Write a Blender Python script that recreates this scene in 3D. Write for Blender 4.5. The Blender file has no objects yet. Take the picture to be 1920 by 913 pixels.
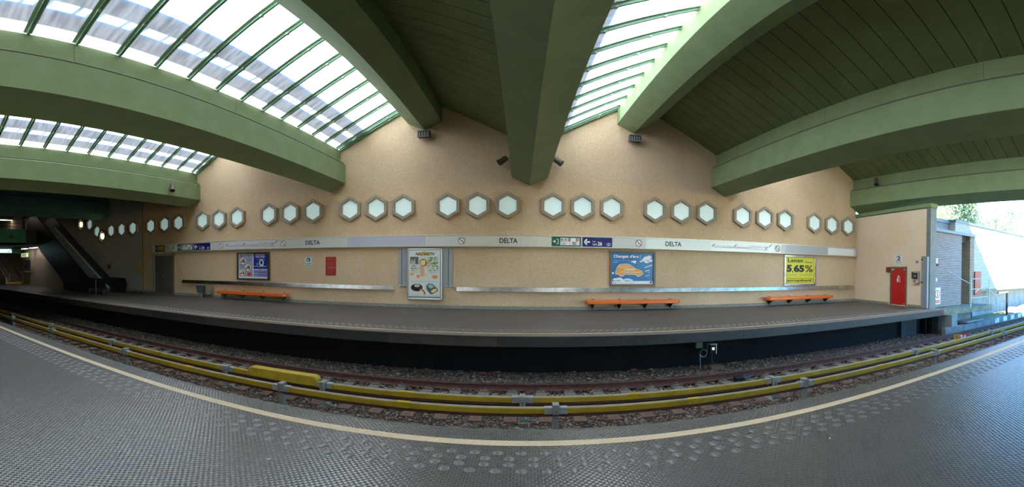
import bpy, math, random
import numpy as np
from mathutils import Vector, Matrix
random.seed(7); rng = np.random.default_rng(7)
S = bpy.context.scene; C = S.collection
PI = math.pi
# ------------------------------------------------------------------ camera, sky, sun, exposure
FPX, CX, CY, ROLL, PITCH, EYE = 788.9, 976.8, 507.96, -.009, -.0118, 1.7   # panorama scale, centre, tilt, eye height
cd = bpy.data.cameras.new('camera'); cam = bpy.data.objects.new('camera', cd); C.objects.link(cam)
cd.type = 'PANO'; cd.panorama_type = 'EQUIRECTANGULAR'
cd.longitude_min = (0-CX)/FPX; cd.longitude_max = (1920-CX)/FPX
cd.latitude_max = CY/FPX; cd.latitude_min = -(913-CY)/FPX
cd.clip_start = .05; cd.clip_end = 500
cp, sp = math.cos(PITCH), math.sin(PITCH); cr, sr = math.cos(ROLL), math.sin(ROLL)
RX = Matrix(((1,0,0),(0,cp,-sp),(0,sp,cp))); RY = Matrix(((cr,0,sr),(0,1,0),(-sr,0,cr)))
RM = RY @ RX
CAMB = Matrix(((1,0,0),(0,0,-1),(0,1,0)))          # blender camera (looks down -Z) to a level view along +Y
cam.matrix_world = Matrix.Translation((0,0,EYE)) @ (RM @ CAMB).to_4x4()
S.camera = cam
S.view_settings.view_transform = 'Standard'; S.view_settings.look = 'None'
S.view_settings.gamma = 1; S.view_settings.use_curve_mapping = False
S.view_settings.exposure = 1.3
SUN_TO = Vector((-1, -.7, 1)).normalized()
w = bpy.data.worlds.new('sky'); S.world = w; w.use_nodes = True
nt = w.node_tree; sky = nt.nodes.new('ShaderNodeTexSky'); sky.sky_type = 'NISHITA'
sky.sun_disc = False; sky.sun_elevation = math.asin(SUN_TO.z); sky.sun_rotation = math.atan2(SUN_TO.x, SUN_TO.y)
sky.air_density = 1.0; sky.dust_density = 0; sky.ozone_density = 3
bg = nt.nodes['Background']; bg.inputs[1].default_value = .60
hs = nt.nodes.new('ShaderNodeHueSaturation'); hs.inputs['Saturation'].default_value = 1.35
nt.links.new(sky.outputs[0], hs.inputs['Color']); nt.links.new(hs.outputs[0], bg.inputs[0])
sl = bpy.data.lights.new('sun', 'SUN'); sl.energy = 9; sl.angle = .01; sl.color = (1,.95,.86)
so = bpy.data.objects.new('sun', sl); C.objects.link(so); so.rotation_euler = SUN_TO.to_track_quat('Z','Y').to_euler()
so.location = SUN_TO*60
try:
    S.cycles.max_bounces = 10; S.cycles.diffuse_bounces = 6; S.cycles.sample_clamp_indirect = 8
    S.cycles.use_denoising = True
except Exception: pass

# ------------------------------------------------------------------ materials
MATS = {}
def mat(name, col, rough=.6, metal=0, noise=None, bump=None, emit=None, spec=.5, coat=0):
    """noise=(scale, second colour), bump=(scale, strength)"""
    if name in MATS: return MATS[name]
    m = bpy.data.materials.new(name); m.use_nodes = True; t = m.node_tree
    b = t.nodes['Principled BSDF']; b.inputs['Base Color'].default_value = (*col,1)
    b.inputs['Roughness'].default_value = rough; b.inputs['Metallic'].default_value = metal
    b.inputs['Specular IOR Level'].default_value = spec
    if coat: b.inputs['Coat Weight'].default_value = coat
    tc = t.nodes.new('ShaderNodeTexCoord')
    if noise:
        n = t.nodes.new('ShaderNodeTexNoise'); n.inputs['Scale'].default_value = noise[0]; n.inputs['Detail'].default_value = 4
        t.links.new(tc.outputs['Object'], n.inputs['Vector'])
        r = t.nodes.new('ShaderNodeValToRGB'); r.color_ramp.elements[0].position=.35; r.color_ramp.elements[1].position=.65
        r.color_ramp.elements[0].color=(*col,1); r.color_ramp.elements[1].color=(*noise[1],1)
        t.links.new(n.outputs['Fac'], r.inputs[0]); t.links.new(r.outputs[0], b.inputs['Base Color'])
    if bump:
        n2 = t.nodes.new('ShaderNodeTexNoise'); n2.inputs['Scale'].default_value = bump[0]; n2.inputs['Detail'].default_value = 3
        t.links.new(tc.outputs['Object'], n2.inputs['Vector'])
        bp = t.nodes.new('ShaderNodeBump'); bp.inputs['Strength'].default_value = bump[1]; bp.inputs['Distance'].default_value = .02
        t.links.new(n2.outputs['Fac'], bp.inputs['Height']); t.links.new(bp.outputs[0], b.inputs['Normal'])
    if emit:
        b.inputs['Emission Color'].default_value = (*emit[0],1); b.inputs['Emission Strength'].default_value = emit[1]
    MATS[name] = m; return m
def N(t, kind, **kw):
    n = t.nodes.new(kind)
    for k, v in kw.items(): setattr(n, k, v)
    return n
def mth(t, op, a, b=None):
    n = t.nodes.new('ShaderNodeMath'); n.operation = op
    for i, v in enumerate((a, b)):
        if v is None: continue
        if isinstance(v, (int, float)): n.inputs[i].default_value = v
        else: t.links.new(v, n.inputs[i])
    return n.outputs[0]
def ramp(t, fac, stops):
    r = t.nodes.new('ShaderNodeValToRGB'); e = r.color_ramp.elements
    while len(e) < len(stops): e.new(.5)
    for i, (p, c) in enumerate(stops): e[i].position = p; e[i].color = (*c, 1)
    t.links.new(fac, r.inputs[0]); return r.outputs[0]

# pebble-dash plaster of the walls
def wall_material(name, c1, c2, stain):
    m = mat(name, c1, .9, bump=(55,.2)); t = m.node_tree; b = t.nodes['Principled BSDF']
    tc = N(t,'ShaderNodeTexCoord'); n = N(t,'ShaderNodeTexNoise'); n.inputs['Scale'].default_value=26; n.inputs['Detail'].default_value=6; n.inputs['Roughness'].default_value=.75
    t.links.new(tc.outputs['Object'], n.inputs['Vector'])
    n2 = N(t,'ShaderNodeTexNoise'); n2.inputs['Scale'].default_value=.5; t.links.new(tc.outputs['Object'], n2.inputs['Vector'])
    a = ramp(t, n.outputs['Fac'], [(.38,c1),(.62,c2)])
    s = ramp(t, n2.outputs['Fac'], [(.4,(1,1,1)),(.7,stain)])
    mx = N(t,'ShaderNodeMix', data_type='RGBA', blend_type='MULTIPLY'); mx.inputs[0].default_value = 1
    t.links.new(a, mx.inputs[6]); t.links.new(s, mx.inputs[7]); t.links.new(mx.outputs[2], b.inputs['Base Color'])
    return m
M_WALL = wall_material('wall_plaster', (.52,.37,.232), (.70,.515,.335), (.90,.87,.83))
M_KERB = mat('kerb_concrete', (.16,.15,.13), .9, noise=(30,(.34,.32,.28)), bump=(40,.5))
M_GREEN = mat('beam_green', (.19,.255,.112), .75, noise=(1.5,(.22,.285,.135)), bump=(30,.08))
M_BARGREEN = mat('bar_green', (.17,.31,.20), .5)
M_SEAM = mat('beam_seam', (.16,.15,.11), .8)
M_BLACK = mat('black', (.012,.012,.013), .4)
M_DARK = mat('dark_concrete', (.055,.05,.045), .9, noise=(3,(.08,.072,.065)), bump=(10,.4))
M_STEEL = mat('brushed_steel', (.62,.60,.58), .27, 1, noise=(4,(.42,.41,.41)))
M_ALU = mat('aluminium', (.52,.53,.55), .38, .75)
M_GREYPAINT = mat('grey_paint', (.30,.31,.33), .45)
M_ORANGE = mat('orange_seat', (.80,.15,.02), .35, coat=.3)
M_WHITE = mat('white_print', (.80,.80,.78), .5)
M_SIGNW = mat('sign_panel', (.60,.60,.58), .28, coat=.4)
M_SIGNB = mat('sign_panel_blue_grey', (.47,.48,.58), .3, coat=.4)
M_CREAMP = mat('sign_panel_cream', (.66,.63,.54), .25, coat=.5)
M_NAVY = mat('navy_print', (.008,.014,.045), .5)
M_BLUE = mat('blue_panel', (.004,.010,.13), .4)
M_EXITG = mat('green_panel', (.005,.10,.045), .4)
M_RED = mat('red_print', (.55,.03,.03), .45)
M_DKRED = mat('maroon', (.22,.02,.02), .5)
M_YEL = mat('yellow_cover', (.42,.285,.010), .5, noise=(3,(.33,.22,.010)))
M_YELTOP = mat('dusty_cover_top', (.30,.27,.20), .8, noise=(6,(.22,.19,.13)))
M_YELNEW = mat('fresh_yellow', (.40,.275,.012), .45)
M_BRKT = mat('bracket_grey', (.27,.27,.24), .7, noise=(8,(.20,.19,.17)))
M_RUST = mat('rail_rust', (.14,.055,.035), .75, noise=(9,(.085,.035,.025)))
M_RAILTOP = mat('rail_head', (.30,.24,.24), .3, .9)
M_CREAM = mat('cream_line', (.62,.50,.33), .6, noise=(20,(.55,.43,.28)))
M_SLEEPG = mat('sleeper_grey', (.17,.15,.125), .9, noise=(12,(.11,.095,.08)))
M_SLEEPB = mat('sleeper_brown', (.20,.115,.085), .9, noise=(12,(.13,.08,.06)))
M_GLASSBACK = None
def tile_material(name, base, dark, scale, rough, big):
    """rows of small raised pads in a staggered grid, with soft dust patches"""
    m = mat(name, base, rough); t = m.node_tree; b = t.nodes['Principled BSDF']
    tc = N(t,'ShaderNodeTexCoord'); sx = N(t,'ShaderNodeSeparateXYZ'); t.links.new(tc.outputs['Object'], sx.inputs[0])
    k = 2*PI/scale
    a = mth(t,'SINE', mth(t,'MULTIPLY', sx.outputs[0], k)); c = mth(t,'SINE', mth(t,'MULTIPLY', sx.outputs[1], k*.85))
    h = mth(t,'MULTIPLY', a, c)
    f = mth(t,'ADD', mth(t,'MULTIPLY', h, .5), .5)
    n2 = N(t,'ShaderNodeTexNoise'); n2.inputs['Scale'].default_value=.7; n2.inputs['Detail'].default_value=5; t.links.new(tc.outputs['Object'], n2.inputs['Vector'])
    col = ramp(t, f, [(.30,dark),(.62,base)])
    dust = ramp(t, n2.outputs['Fac'], [(.3,(.82,.82,.82)),(.7,(1.12,1.12,1.12))])
    mx = N(t,'ShaderNodeMix', data_type='RGBA', blend_type='MULTIPLY'); mx.inputs[0].default_value=1
    t.links.new(col, mx.inputs[6]); t.links.new(dust, mx.inputs[7]); t.links.new(mx.outputs[2], b.inputs['Base Color'])
    mr = N(t,'ShaderNodeMapRange'); mr.inputs['From Min'].default_value=.35; mr.inputs['From Max'].default_value=.6; mr.inputs['To Min'].default_value=.8; mr.inputs['To Max'].default_value=rough
    t.links.new(f, mr.inputs['Value']); t.links.new(mr.outputs[0], b.inputs['Roughness'])
    bp = N(t,'ShaderNodeBump'); bp.inputs['Strength'].default_value=big; bp.inputs['Distance'].default_value=.004
    t.links.new(f, bp.inputs['Height']); t.links.new(bp.outputs[0], b.inputs['Normal'])
    return m
M_FLOOR = tile_material('studded_floor', (.085,.079,.073), (.015,.014,.0135), .052, .24, .4)
M_FLOORF = tile_material('studded_floor_far', (.112,.09,.076), (.06,.05,.042), .052, .40, .3)
M_FLOOR.node_tree.nodes['Principled BSDF'].inputs['IOR'].default_value = 2.05
M_DOME = mat('tactile_dome', (.12,.118,.115), .34, spec=.8)
def roof_material():
    m = mat('roof_panel_green', (.115,.145,.05), .8, noise=(.8,(.145,.18,.07))); t = m.node_tree; b = t.nodes['Principled BSDF']
    src = b.inputs['Base Color'].links[0].from_socket
    tc = N(t,'ShaderNodeTexCoord'); sx = N(t,'ShaderNodeSeparateXYZ'); t.links.new(tc.outputs['Object'], sx.inputs[0])
    f = mth(t,'FRACT', mth(t,'MULTIPLY', mth(t,'ADD', sx.outputs[1], 100.27), 1/.578))
    g = mth(t,'LESS_THAN', f, .045)
    mx = N(t,'ShaderNodeMix', data_type='RGBA'); t.links.new(g, mx.inputs[0]); t.links.new(src, mx.inputs[6]); mx.inputs[7].default_value=(.012,.015,.01,1)
    t.links.new(mx.outputs[2], b.inputs['Base Color']); return m
M_ROOF = roof_material()
def translucent(name, col, streak):
    m = bpy.data.materials.new(name); m.use_nodes = True; t = m.node_tree
    for n in list(t.nodes): t.nodes.remove(n)
    o = N(t,'ShaderNodeOutputMaterial'); tr = N(t,'ShaderNodeBsdfTranslucent'); gl = N(t,'ShaderNodeBsdfGlossy'); gl.inputs['Roughness'].default_value=.3
    tc = N(t,'ShaderNodeTexCoord'); mp = N(t,'ShaderNodeMapping'); mp.inputs['Scale'].default_value=(1,7,1)
    n = N(t,'ShaderNodeTexNoise'); n.inputs['Scale'].default_value=1.6; n.inputs['Detail'].default_value=5
    t.links.new(tc.outputs['Object'], mp.inputs[0]); t.links.new(mp.outputs[0], n.inputs['Vector'])
    c = ramp(t, n.outputs['Fac'], [(.3,tuple(x*streak for x in col)),(.6,col)])
    t.links.new(c, tr.inputs[0]); mx = N(t,'ShaderNodeMixShader'); mx.inputs[0].default_value=.05
    t.links.new(tr.outputs[0], mx.inputs[1]); t.links.new(gl.outputs[0], mx.inputs[2]); t.links.new(mx.outputs[0], o.inputs[0])
    MATS[name]=m; return m
M_GLAZE = translucent('wired_roof_glass', (.93,.87,.74), .85)
M_SCREEN = translucent('outer_screen', (.105,.105,.11), .5)
def brick_material(name, c1, c2, mortar):
    """long thin bricks with deep dark bed joints every 8 cm and faint upright joints"""
    m = mat(name, c1, .9); t = m.node_tree; b = t.nodes['Principled BSDF']
    tc = N(t,'ShaderNodeTexCoord'); sx = N(t,'ShaderNodeSeparateXYZ'); t.links.new(tc.outputs['Object'], sx.inputs[0])
    row = mth(t,'MULTIPLY', mth(t,'ADD', sx.outputs[2], 20), 1/.085); fr = mth(t,'FRACT', row); fl = mth(t,'FLOOR', row)
    along = mth(t,'ADD', mth(t,'MULTIPLY', mth(t,'ADD', sx.outputs[0], sx.outputs[1]), 1/.30), mth(t,'MULTIPLY', fl, .5))
    cell = N(t,'ShaderNodeCombineXYZ'); t.links.new(mth(t,'FLOOR', along), cell.inputs[0]); t.links.new(fl, cell.inputs[1])
    wn = N(t,'ShaderNodeTexWhiteNoise', noise_dimensions='2D'); t.links.new(cell.outputs[0], wn.inputs['Vector'])
    col = ramp(t, wn.outputs['Value'], [(0,c2),(1,c1)])
    j1 = mth(t,'LESS_THAN', fr, .26); j2 = mth(t,'MULTIPLY', mth(t,'LESS_THAN', mth(t,'FRACT', along), .05), .5)
    mx = N(t,'ShaderNodeMix', data_type='RGBA'); t.links.new(mth(t,'MAXIMUM', j1, j2), mx.inputs[0]); t.links.new(col, mx.inputs[6]); mx.inputs[7].default_value = (*mortar,1)
    t.links.new(mx.outputs[2], b.inputs['Base Color']); return m
M_BRICK = brick_material('grey_brick', (.36,.31,.28), (.29,.25,.23), (.07,.06,.06))
M_BRICKW = brick_material('pale_brick', (.58,.55,.50), (.48,.45,.42), (.20,.18,.17))
M_BRICKB = brick_material('brown_brick', (.42,.31,.20), (.34,.25,.16), (.08,.06,.045))

# ------------------------------------------------------------------ geometry helpers
class MB:
    def __init__(s): s.v=[]; s.f=[]; s.m=[]; s.T=None
    def frame(s, O=None, U=(1,0,0), Nn=(0,-1,0), V=(0,0,1)):
        """local (a, n, b) -> O + a*U + n*N + b*V : a to the right, n towards the viewer, b up"""
        s.T = None if O is None else (Vector(O), Vector(U).normalized(), Vector(Nn).normalized(), Vector(V).normalized()); return s
    def add(s, vs, fs, mi=0):
        o=len(s.v)
        for p in vs:
            if s.T: O,U,Nn,V=s.T; p = O+U*p[0]+Nn*p[1]+V*p[2]
            s.v.append(tuple(p))
        for f in fs: s.f.append(tuple(i+o for i in f)); s.m.append(mi)
        return s
    def box(s,x0,x1,y0,y1,z0,z1,mi=0):
        vs=[(x0,y0,z0),(x1,y0,z0),(x1,y1,z0),(x0,y1,z0),(x0,y0,z1),(x1,y0,z1),(x1,y1,z1),(x0,y1,z1)]
        return s.add(vs,[(0,3,2,1),(4,5,6,7),(0,1,5,4),(1,2,6,5),(2,3,7,6),(3,0,4,7)],mi)
    def cbox(s,x0,x1,y0,y1,z0,z1,c,mi=0):
        """box whose edges are chamfered by c in the x-z outline and at the -y face"""
        out=lambda i:[(x0+c+i,z0+i),(x1-c-i,z0+i),(x1-i,z0+c+i),(x1-i,z1-c-i),(x1-c-i,z1-i),(x0+c+i,z1-i),(x0+i,z1-c-i),(x0+i,z0+c+i)]
        a=out(0); b=out(c*.5)
        vs=[(x,y1,z) for x,z in a]+[(x,y0+c*.5,z) for x,z in a]+[(x,y0,z) for x,z in b]
        fs=[tuple(range(7,-1,-1)),tuple(range(16,24))]
        for k in range(8):
            j=(k+1)%8; fs+=[(k,j,8+j,8+k),(8+k,8+j,16+j,16+k)]
        return s.add(vs,fs,mi)
    def prism(s, poly, axis, a, b, mi=0):
        n=len(poly)
        f={'x':lambda p,t:(t,p[0],p[1]),'y':lambda p,t:(p[0],t,p[1]),'z':lambda p,t:(p[0],p[1],t)}[axis]
        vs=[f(p,a) for p in poly]+[f(p,b) for p in poly]
        return s.add(vs,[tuple(range(n-1,-1,-1)),tuple(range(n,2*n))]+[(i,(i+1)%n,n+(i+1)%n,n+i) for i in range(n)],mi)
    def tube(s, pts, r, n=8, mi=0, caps=True):
        pts=[Vector(p) for p in pts]; rings=[]
        rr = r if isinstance(r,(list,tuple)) else [r]*len(pts)
        up=Vector((0,0,1))
        for i,p in enumerate(pts):
            d=(pts[min(i+1,len(pts)-1)]-pts[max(i-1,0)]).normalized()
            u=up if abs(d.z)<.95 else Vector((1,0,0))
            a=d.cross(u).normalized(); b=a.cross(d)
            rings.append([p+(a*math.cos(2*PI*k/n)+b*math.sin(2*PI*k/n))*rr[i] for k in range(n)])
        vs=[q for g in rings for q in g]; fs=[]
        for i in range(len(pts)-1):
            for k in range(n):
                j=(k+1)%n; fs.append((i*n+k,i*n+j,(i+1)*n+j,(i+1)*n+k))
        if caps: fs+= [tuple(range(n-1,-1,-1)), tuple(range((len(pts)-1)*n,len(pts)*n))]
        return s.add(vs,fs,mi)
    def flat(s, poly, n, mi=0):      # a coloured area on a print: poly in (a,b), at height n
        return s.add([(a,n,b) for a,b in poly],[tuple(range(len(poly)))],mi)
    def rect(s,a0,a1,b0,b1,n,mi=0): return s.flat([(a0,b0),(a1,b0),(a1,b1),(a0,b1)],n,mi)
    def ell(s,a,b,ra,rb,n,mi=0,k=20,t0=0,t1=2*PI,rot=0):
        c,q=math.cos(rot),math.sin(rot); P=[]
        for i in range(k):
            t=t0+(t1-t0)*i/(k if t1-t0>6.28 else k-1); x,y=ra*math.cos(t),rb*math.sin(t); P.append((a+x*c-y*q,b+x*q+y*c))
        return s.flat(P,n,mi)
    def ring(s,a,b,ra,rb,wd,n,mi=0,k=28,depth=0):
        vs=[];fs=[]
        for i in range(k):
            t=2*PI*i/k; vs+=[(a+ra*math.cos(t),n,b+rb*math.sin(t)),(a+(ra-wd)*math.cos(t),n,b+(rb-wd)*math.sin(t))]
        for i in range(k):
            j=(i+1)%k; fs.append((2*i,2*j,2*j+1,2*i+1))
        return s.add(vs,fs,mi)
    def line(s,a0,b0,a1,b1,wd,n,mi=0):
        d=Vector((a1-a0,b1-b0)).normalized()*wd/2; q=Vector((-d.y,d.x))
        return s.flat([(a0+q.x,b0+q.y),(a1+q.x,b1+q.y),(a1-q.x,b1-q.y),(a0-q.x,b0-q.y)],n,mi)
    def text(s, txt, a0, a1, b0, b1, n, mi=0, bold=.0, shear=0.):
        """lettering fitted to the rectangle a0..a1, b0..b1"""
        cu=bpy.data.curves.new('t','FONT'); cu.body=txt; cu.offset=bold; cu.shear=shear; cu.resolution_u=3
        o=bpy.data.objects.new('t',cu); C.objects.link(o)
        dg=bpy.context.evaluated_depsgraph_get(); me=bpy.data.meshes.new_from_object(o.evaluated_get(dg))
        vs=[v.co.copy() for v in me.vertices]; fs=[tuple(p.vertices) for p in me.polygons]
        bpy.data.objects.remove(o); bpy.data.curves.remove(cu); bpy.data.meshes.remove(me)
        if not vs: return s
        x0=min(v.x for v in vs);x1=max(v.x for v in vs);y0=min(v.y for v in vs);y1=max(v.y for v in vs)
        kx=(a1-a0)/(x1-x0); ky=(b1-b0)/(y1-y0)
        return s.add([(a0+(v.x-x0)*kx,n,b0+(v.y-y0)*ky) for v in vs],fs,mi)
    def build(s, name, mats, parent=None, smooth=False, bevel=0, local=False):
        """verts are given in the place's own coordinates; under a parent they are re-based on its origin"""
        me=bpy.data.meshes.new(name); off=Vector((0,0,0))
        if parent is not None and not local:
            r=parent
            while r is not None: off+=Vector(r.location); r=r.parent
        vs=[tuple(Vector(v)-off) for v in s.v]
        me.from_pydata(vs,[],s.f)
        for m in (mats if isinstance(mats,(list,tuple)) else [mats]): me.materials.append(m)
        me.polygons.foreach_set('material_index',s.m)
        if smooth: me.polygons.foreach_set('use_smooth',[True]*len(me.polygons))
        me.update()
        o=bpy.data.objects.new(name,me); C.objects.link(o); o.parent=parent
        if bevel:
            b=o.modifiers.new('b','BEVEL'); b.width=bevel; b.segments=2; b.limit_method='ANGLE'
        return o
def tag(o,label=None,cat=None,group=None,kind=None):
    if label: o['label']=label
    if cat: o['category']=cat
    if group: o['group']=group
    if kind: o['kind']=kind
    return o
def thing(name,label,cat,loc=(0,0,0),group=None,kind=None):
    o=bpy.data.objects.new(name,None); C.objects.link(o); o.location=loc; o.empty_display_size=.2
    bpy.context.view_layer.update()
    return tag(o,label,cat,group,kind)
def struct(name,mb,mats,label=None,cat=None,**k):
    o=mb.build(name,mats,**k); o['kind']='structure'
    if label: o['label']=label
    if cat: o['category']=cat
    return o
def dup(o,parent=None):
    c=o.copy(); C.objects.link(c); c.parent=parent
    for ch in list(o.children): dup(ch,c)
    return c
# points of the photograph carried onto a wall plane, for measuring
def ray(x,y):
    th=(x-CX)/FPX; v=-(y-CY)/FPX
    return RM@Vector((math.sin(th)*math.cos(v),math.cos(th)*math.cos(v),math.sin(v)))
W=16.32                      # the back wall stands 16.3 m from the viewer
def wp(x,y,Y=W):
    d=ray(x,y); t=Y/d.y; return d.x*t, d.z*t+EYE

# ================================================================== THE STATION SHELL
LC=[-24.85,-16.27,-7.94,.315,8.56,16.84]                # centres of the low beams
HC=[-20.5,-12.12,-3.825,4.41,12.70]                     # centres of the high beams
YB0=-9.0                                                # rear end of floor and roof, drawn out unseen to block direct sun
ZL,ZH=6.65,8.25
# back wall with its saw-tooth top
top=[]
for i,c in enumerate(LC):
    if i>0: top+= [(c-.45,ZL+.08)]
    top+= [(c,ZL+.02)] if i==0 else []
    if i<len(HC): top+= [(c+.45,ZL+.02),(HC[i]-.66,ZH+.02),(HC[i]+.66,ZH+.1)]
top[-1:]=[(16.5,ZL+.02)]
poly=[(-60,-1.25),(16.62,-1.25),(16.62,6.6)]+[p for p in reversed(top) if p[0]<16.5]+[(-25.3,6.9),(-60,6.9)]
poly=[(a,b) for a,b in poly]
JX=-20.51
def roofz(x):
    for p,q in zip(sorted(top),sorted(top)[1:]):
        if p[0]<=x<=q[0]: return p[1]+(q[1]-p[1])*(x-p[0])/(q[0]-p[0])
    return 8.2
struct('wall_back',MB().prism([(JX,-1.25),(16.62,-1.25),(16.62,6.6)]+[p for p in reversed(top) if JX<p[0]<16.5]+[(JX,roofz(JX))],'y',W,W+.35),M_WALL,'long beige pebble-dash wall behind the far platform','wall')
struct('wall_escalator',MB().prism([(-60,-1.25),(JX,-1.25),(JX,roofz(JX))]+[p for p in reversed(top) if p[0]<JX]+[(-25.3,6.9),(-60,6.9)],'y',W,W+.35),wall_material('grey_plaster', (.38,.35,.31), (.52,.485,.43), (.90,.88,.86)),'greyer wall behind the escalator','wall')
hi=sorted([p for p in poly if p[0]<10 and p[1]>0 and p!=(-60,-1.25)],key=lambda p:-p[0])
struct('wall_near',MB().prism([(-60,-.3),(10.5,-.3),(10.5,ZL+.9)]+hi,'y',-2.35,-2.0),M_WALL,'beige wall behind the near platform','wall')  # stops short on the right, out of view, to let daylight in
struct('bounce_ground',MB().box(-20,60,-60,YB0-.1,-.5,-.05),mat('bounce_pale',(.38,.35,.30),.9,noise=(1,(.30,.28,.24))),'unseen pale ground behind the near platform, added to bounce sunlight in','ground')  # added out of view as a sunlit reflector for warm bounce light
mb=MB()
for Y,n in ((W,-1),): mb.box(-20.53,-20.49,W-.004,W+.01,.12,5.8)
struct('trim_1',mb,M_BLACK,'dark vertical joint in the back wall left of the grey metal door','wall joint')
struct('baseboard_back',MB().box(-26,-19.45,W-.06,W,0,.13).box(-17.5,16.6,W-.06,W,0,.13),M_KERB,'speckled concrete skirting along the back wall','skirting',bevel=.01)
# side wall at the right end, slightly splayed
A=Vector((16.62,16.32,0)); B=Vector((15.70,10.70,0)); wd=(B-A); WL=wd.length; U=wd.normalized(); NN=Vector((-U.y,U.x,0))
if NN.x>0: NN=-NN
def wrf(mb): return mb.frame(A,U,NN)
def wr(x,y):
    d=ray(x,y); den=d.x*wd.y-d.y*wd.x; u=(d.x*A.y-d.y*A.x)/-den if den else 0
    # solve t*d = A + u*wd
    t=(A.x*wd.y-A.y*wd.x)/(d.x*wd.y-d.y*wd.x); P=d*t; u=(Vector((P.x,P.y,0))-A).dot(U)
    return u, P.z+EYE
L_=WL-.25
struct('wall_right',wrf(MB()).box(0,L_,-.35,0,0,4.60),wall_material('end_wall_plaster', (.76,.60,.42), (.86,.69,.50), (.95,.92,.88)),'beige pebble-dash end wall with the red door, right of the platform','wall')  # own paler plaster, lightened further for the brighter light at this end
struct('trim_2',wrf(MB()).box(-.1,L_+.28,-.42,.05,4.62,4.80).box(-.1,L_+.28,-.36,.02,4.575,4.60),M_GREEN,'green capping on top of the end wall','wall capping',bevel=.01)
struct('trim_3',wrf(MB()).box(L_,L_+.26,-.38,.02,-.3,4.62),mat('end_post_paint',(.20,.21,.19),.6,noise=(5,(.16,.175,.16))),'grey-green post at the open end of the end wall','post',bevel=.01)
struct('baseboard_right',wrf(MB()).box(.05,.505*WL,0,.06,0,.12).box(.75*WL,L_-.3,0,.06,0,.12),M_KERB,'speckled skirting along the end wall','skirting',bevel=.01)
struct('wall_left',MB().box(-60.3,-60,YB0,W,-1.25,9),M_WALL)
# beams
def beam(c,y0,y1,high,label,z0=0):
    m=MB()
    if high:
        m.prism([(c-.68,7.60),(c,7.25),(c+.68,7.60),(c+.68,ZH+.25),(c-.68,ZH+.25)],'y',y0,y1)
        mats=[M_GREEN,M_SEAM]
    else:
        m.prism([(c-.70,5.20),(c,4.85),(c+.70,5.20),(c+.70,6.02),(c+.455,6.16),(c+.455,ZL+.04),(c-.455,ZL+.04),(c-.455,6.16),(c-.70,6.02)],'y',y0,y1)
        for sgn in (-1,1): m.tube([(c+sgn*.60,y0,6.10),(c+sgn*.60,y1,6.10)],.022,6,1)
        for k in range(3):
            yy=4.2+5.1*k
            for sgn in (-1,1): m.box(min(c+sgn*.455,c+sgn*.4575),max(c+sgn*.455,c+sgn*.4575),yy,yy+.018,6.16,ZL,1)
        mats=[M_GREEN,M_SEAM]
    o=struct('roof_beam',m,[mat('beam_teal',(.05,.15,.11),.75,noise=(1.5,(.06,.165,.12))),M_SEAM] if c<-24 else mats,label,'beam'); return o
nm=['leftmost dark','second from left','third from left, over the left bench','central','fourth, over the yellow poster','rightmost, over the end wall']
for c,n in zip(LC,nm): beam(c,YB0,W+.02,False,'low green concrete roof beam with a ridged underside, %s'%n)
nh=['far left hidden','left hidden','left of the central beam','right of the central beam','right hidden behind the fifth low beam']
for c,n in zip(HC,nh): beam(c,YB0,W+.02,True,'high green ridge beam, %s'%n)
# opaque slopes
for i in range(len(HC)):
    xa,za=HC[i]+.60,ZH+.08; xb,zb=LC[i+1]-.40,ZL+.02
    dx,dz=xb-xa,zb-za; l=math.hypot(dx,dz); nx,nz=-dz/l*.2,dx/l*.2
    struct('ceiling',MB().prism([(xa,za),(xb,zb),(xb+abs(nx),zb+nz),(xa+abs(nx),za+nz)],'y',YB0,W+.3),M_ROOF,'green boarded roof slope falling to the right, bay %s'%['leftmost','second','third','fourth','fifth'][i],'roof slope')
# left: solid slab over the mezzanine
struct('ceiling',MB().box(-60,-24.5,YB0,W,6.5,6.8),M_DARK,'dark slab over the mezzanine at the far left','roof slab')
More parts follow.
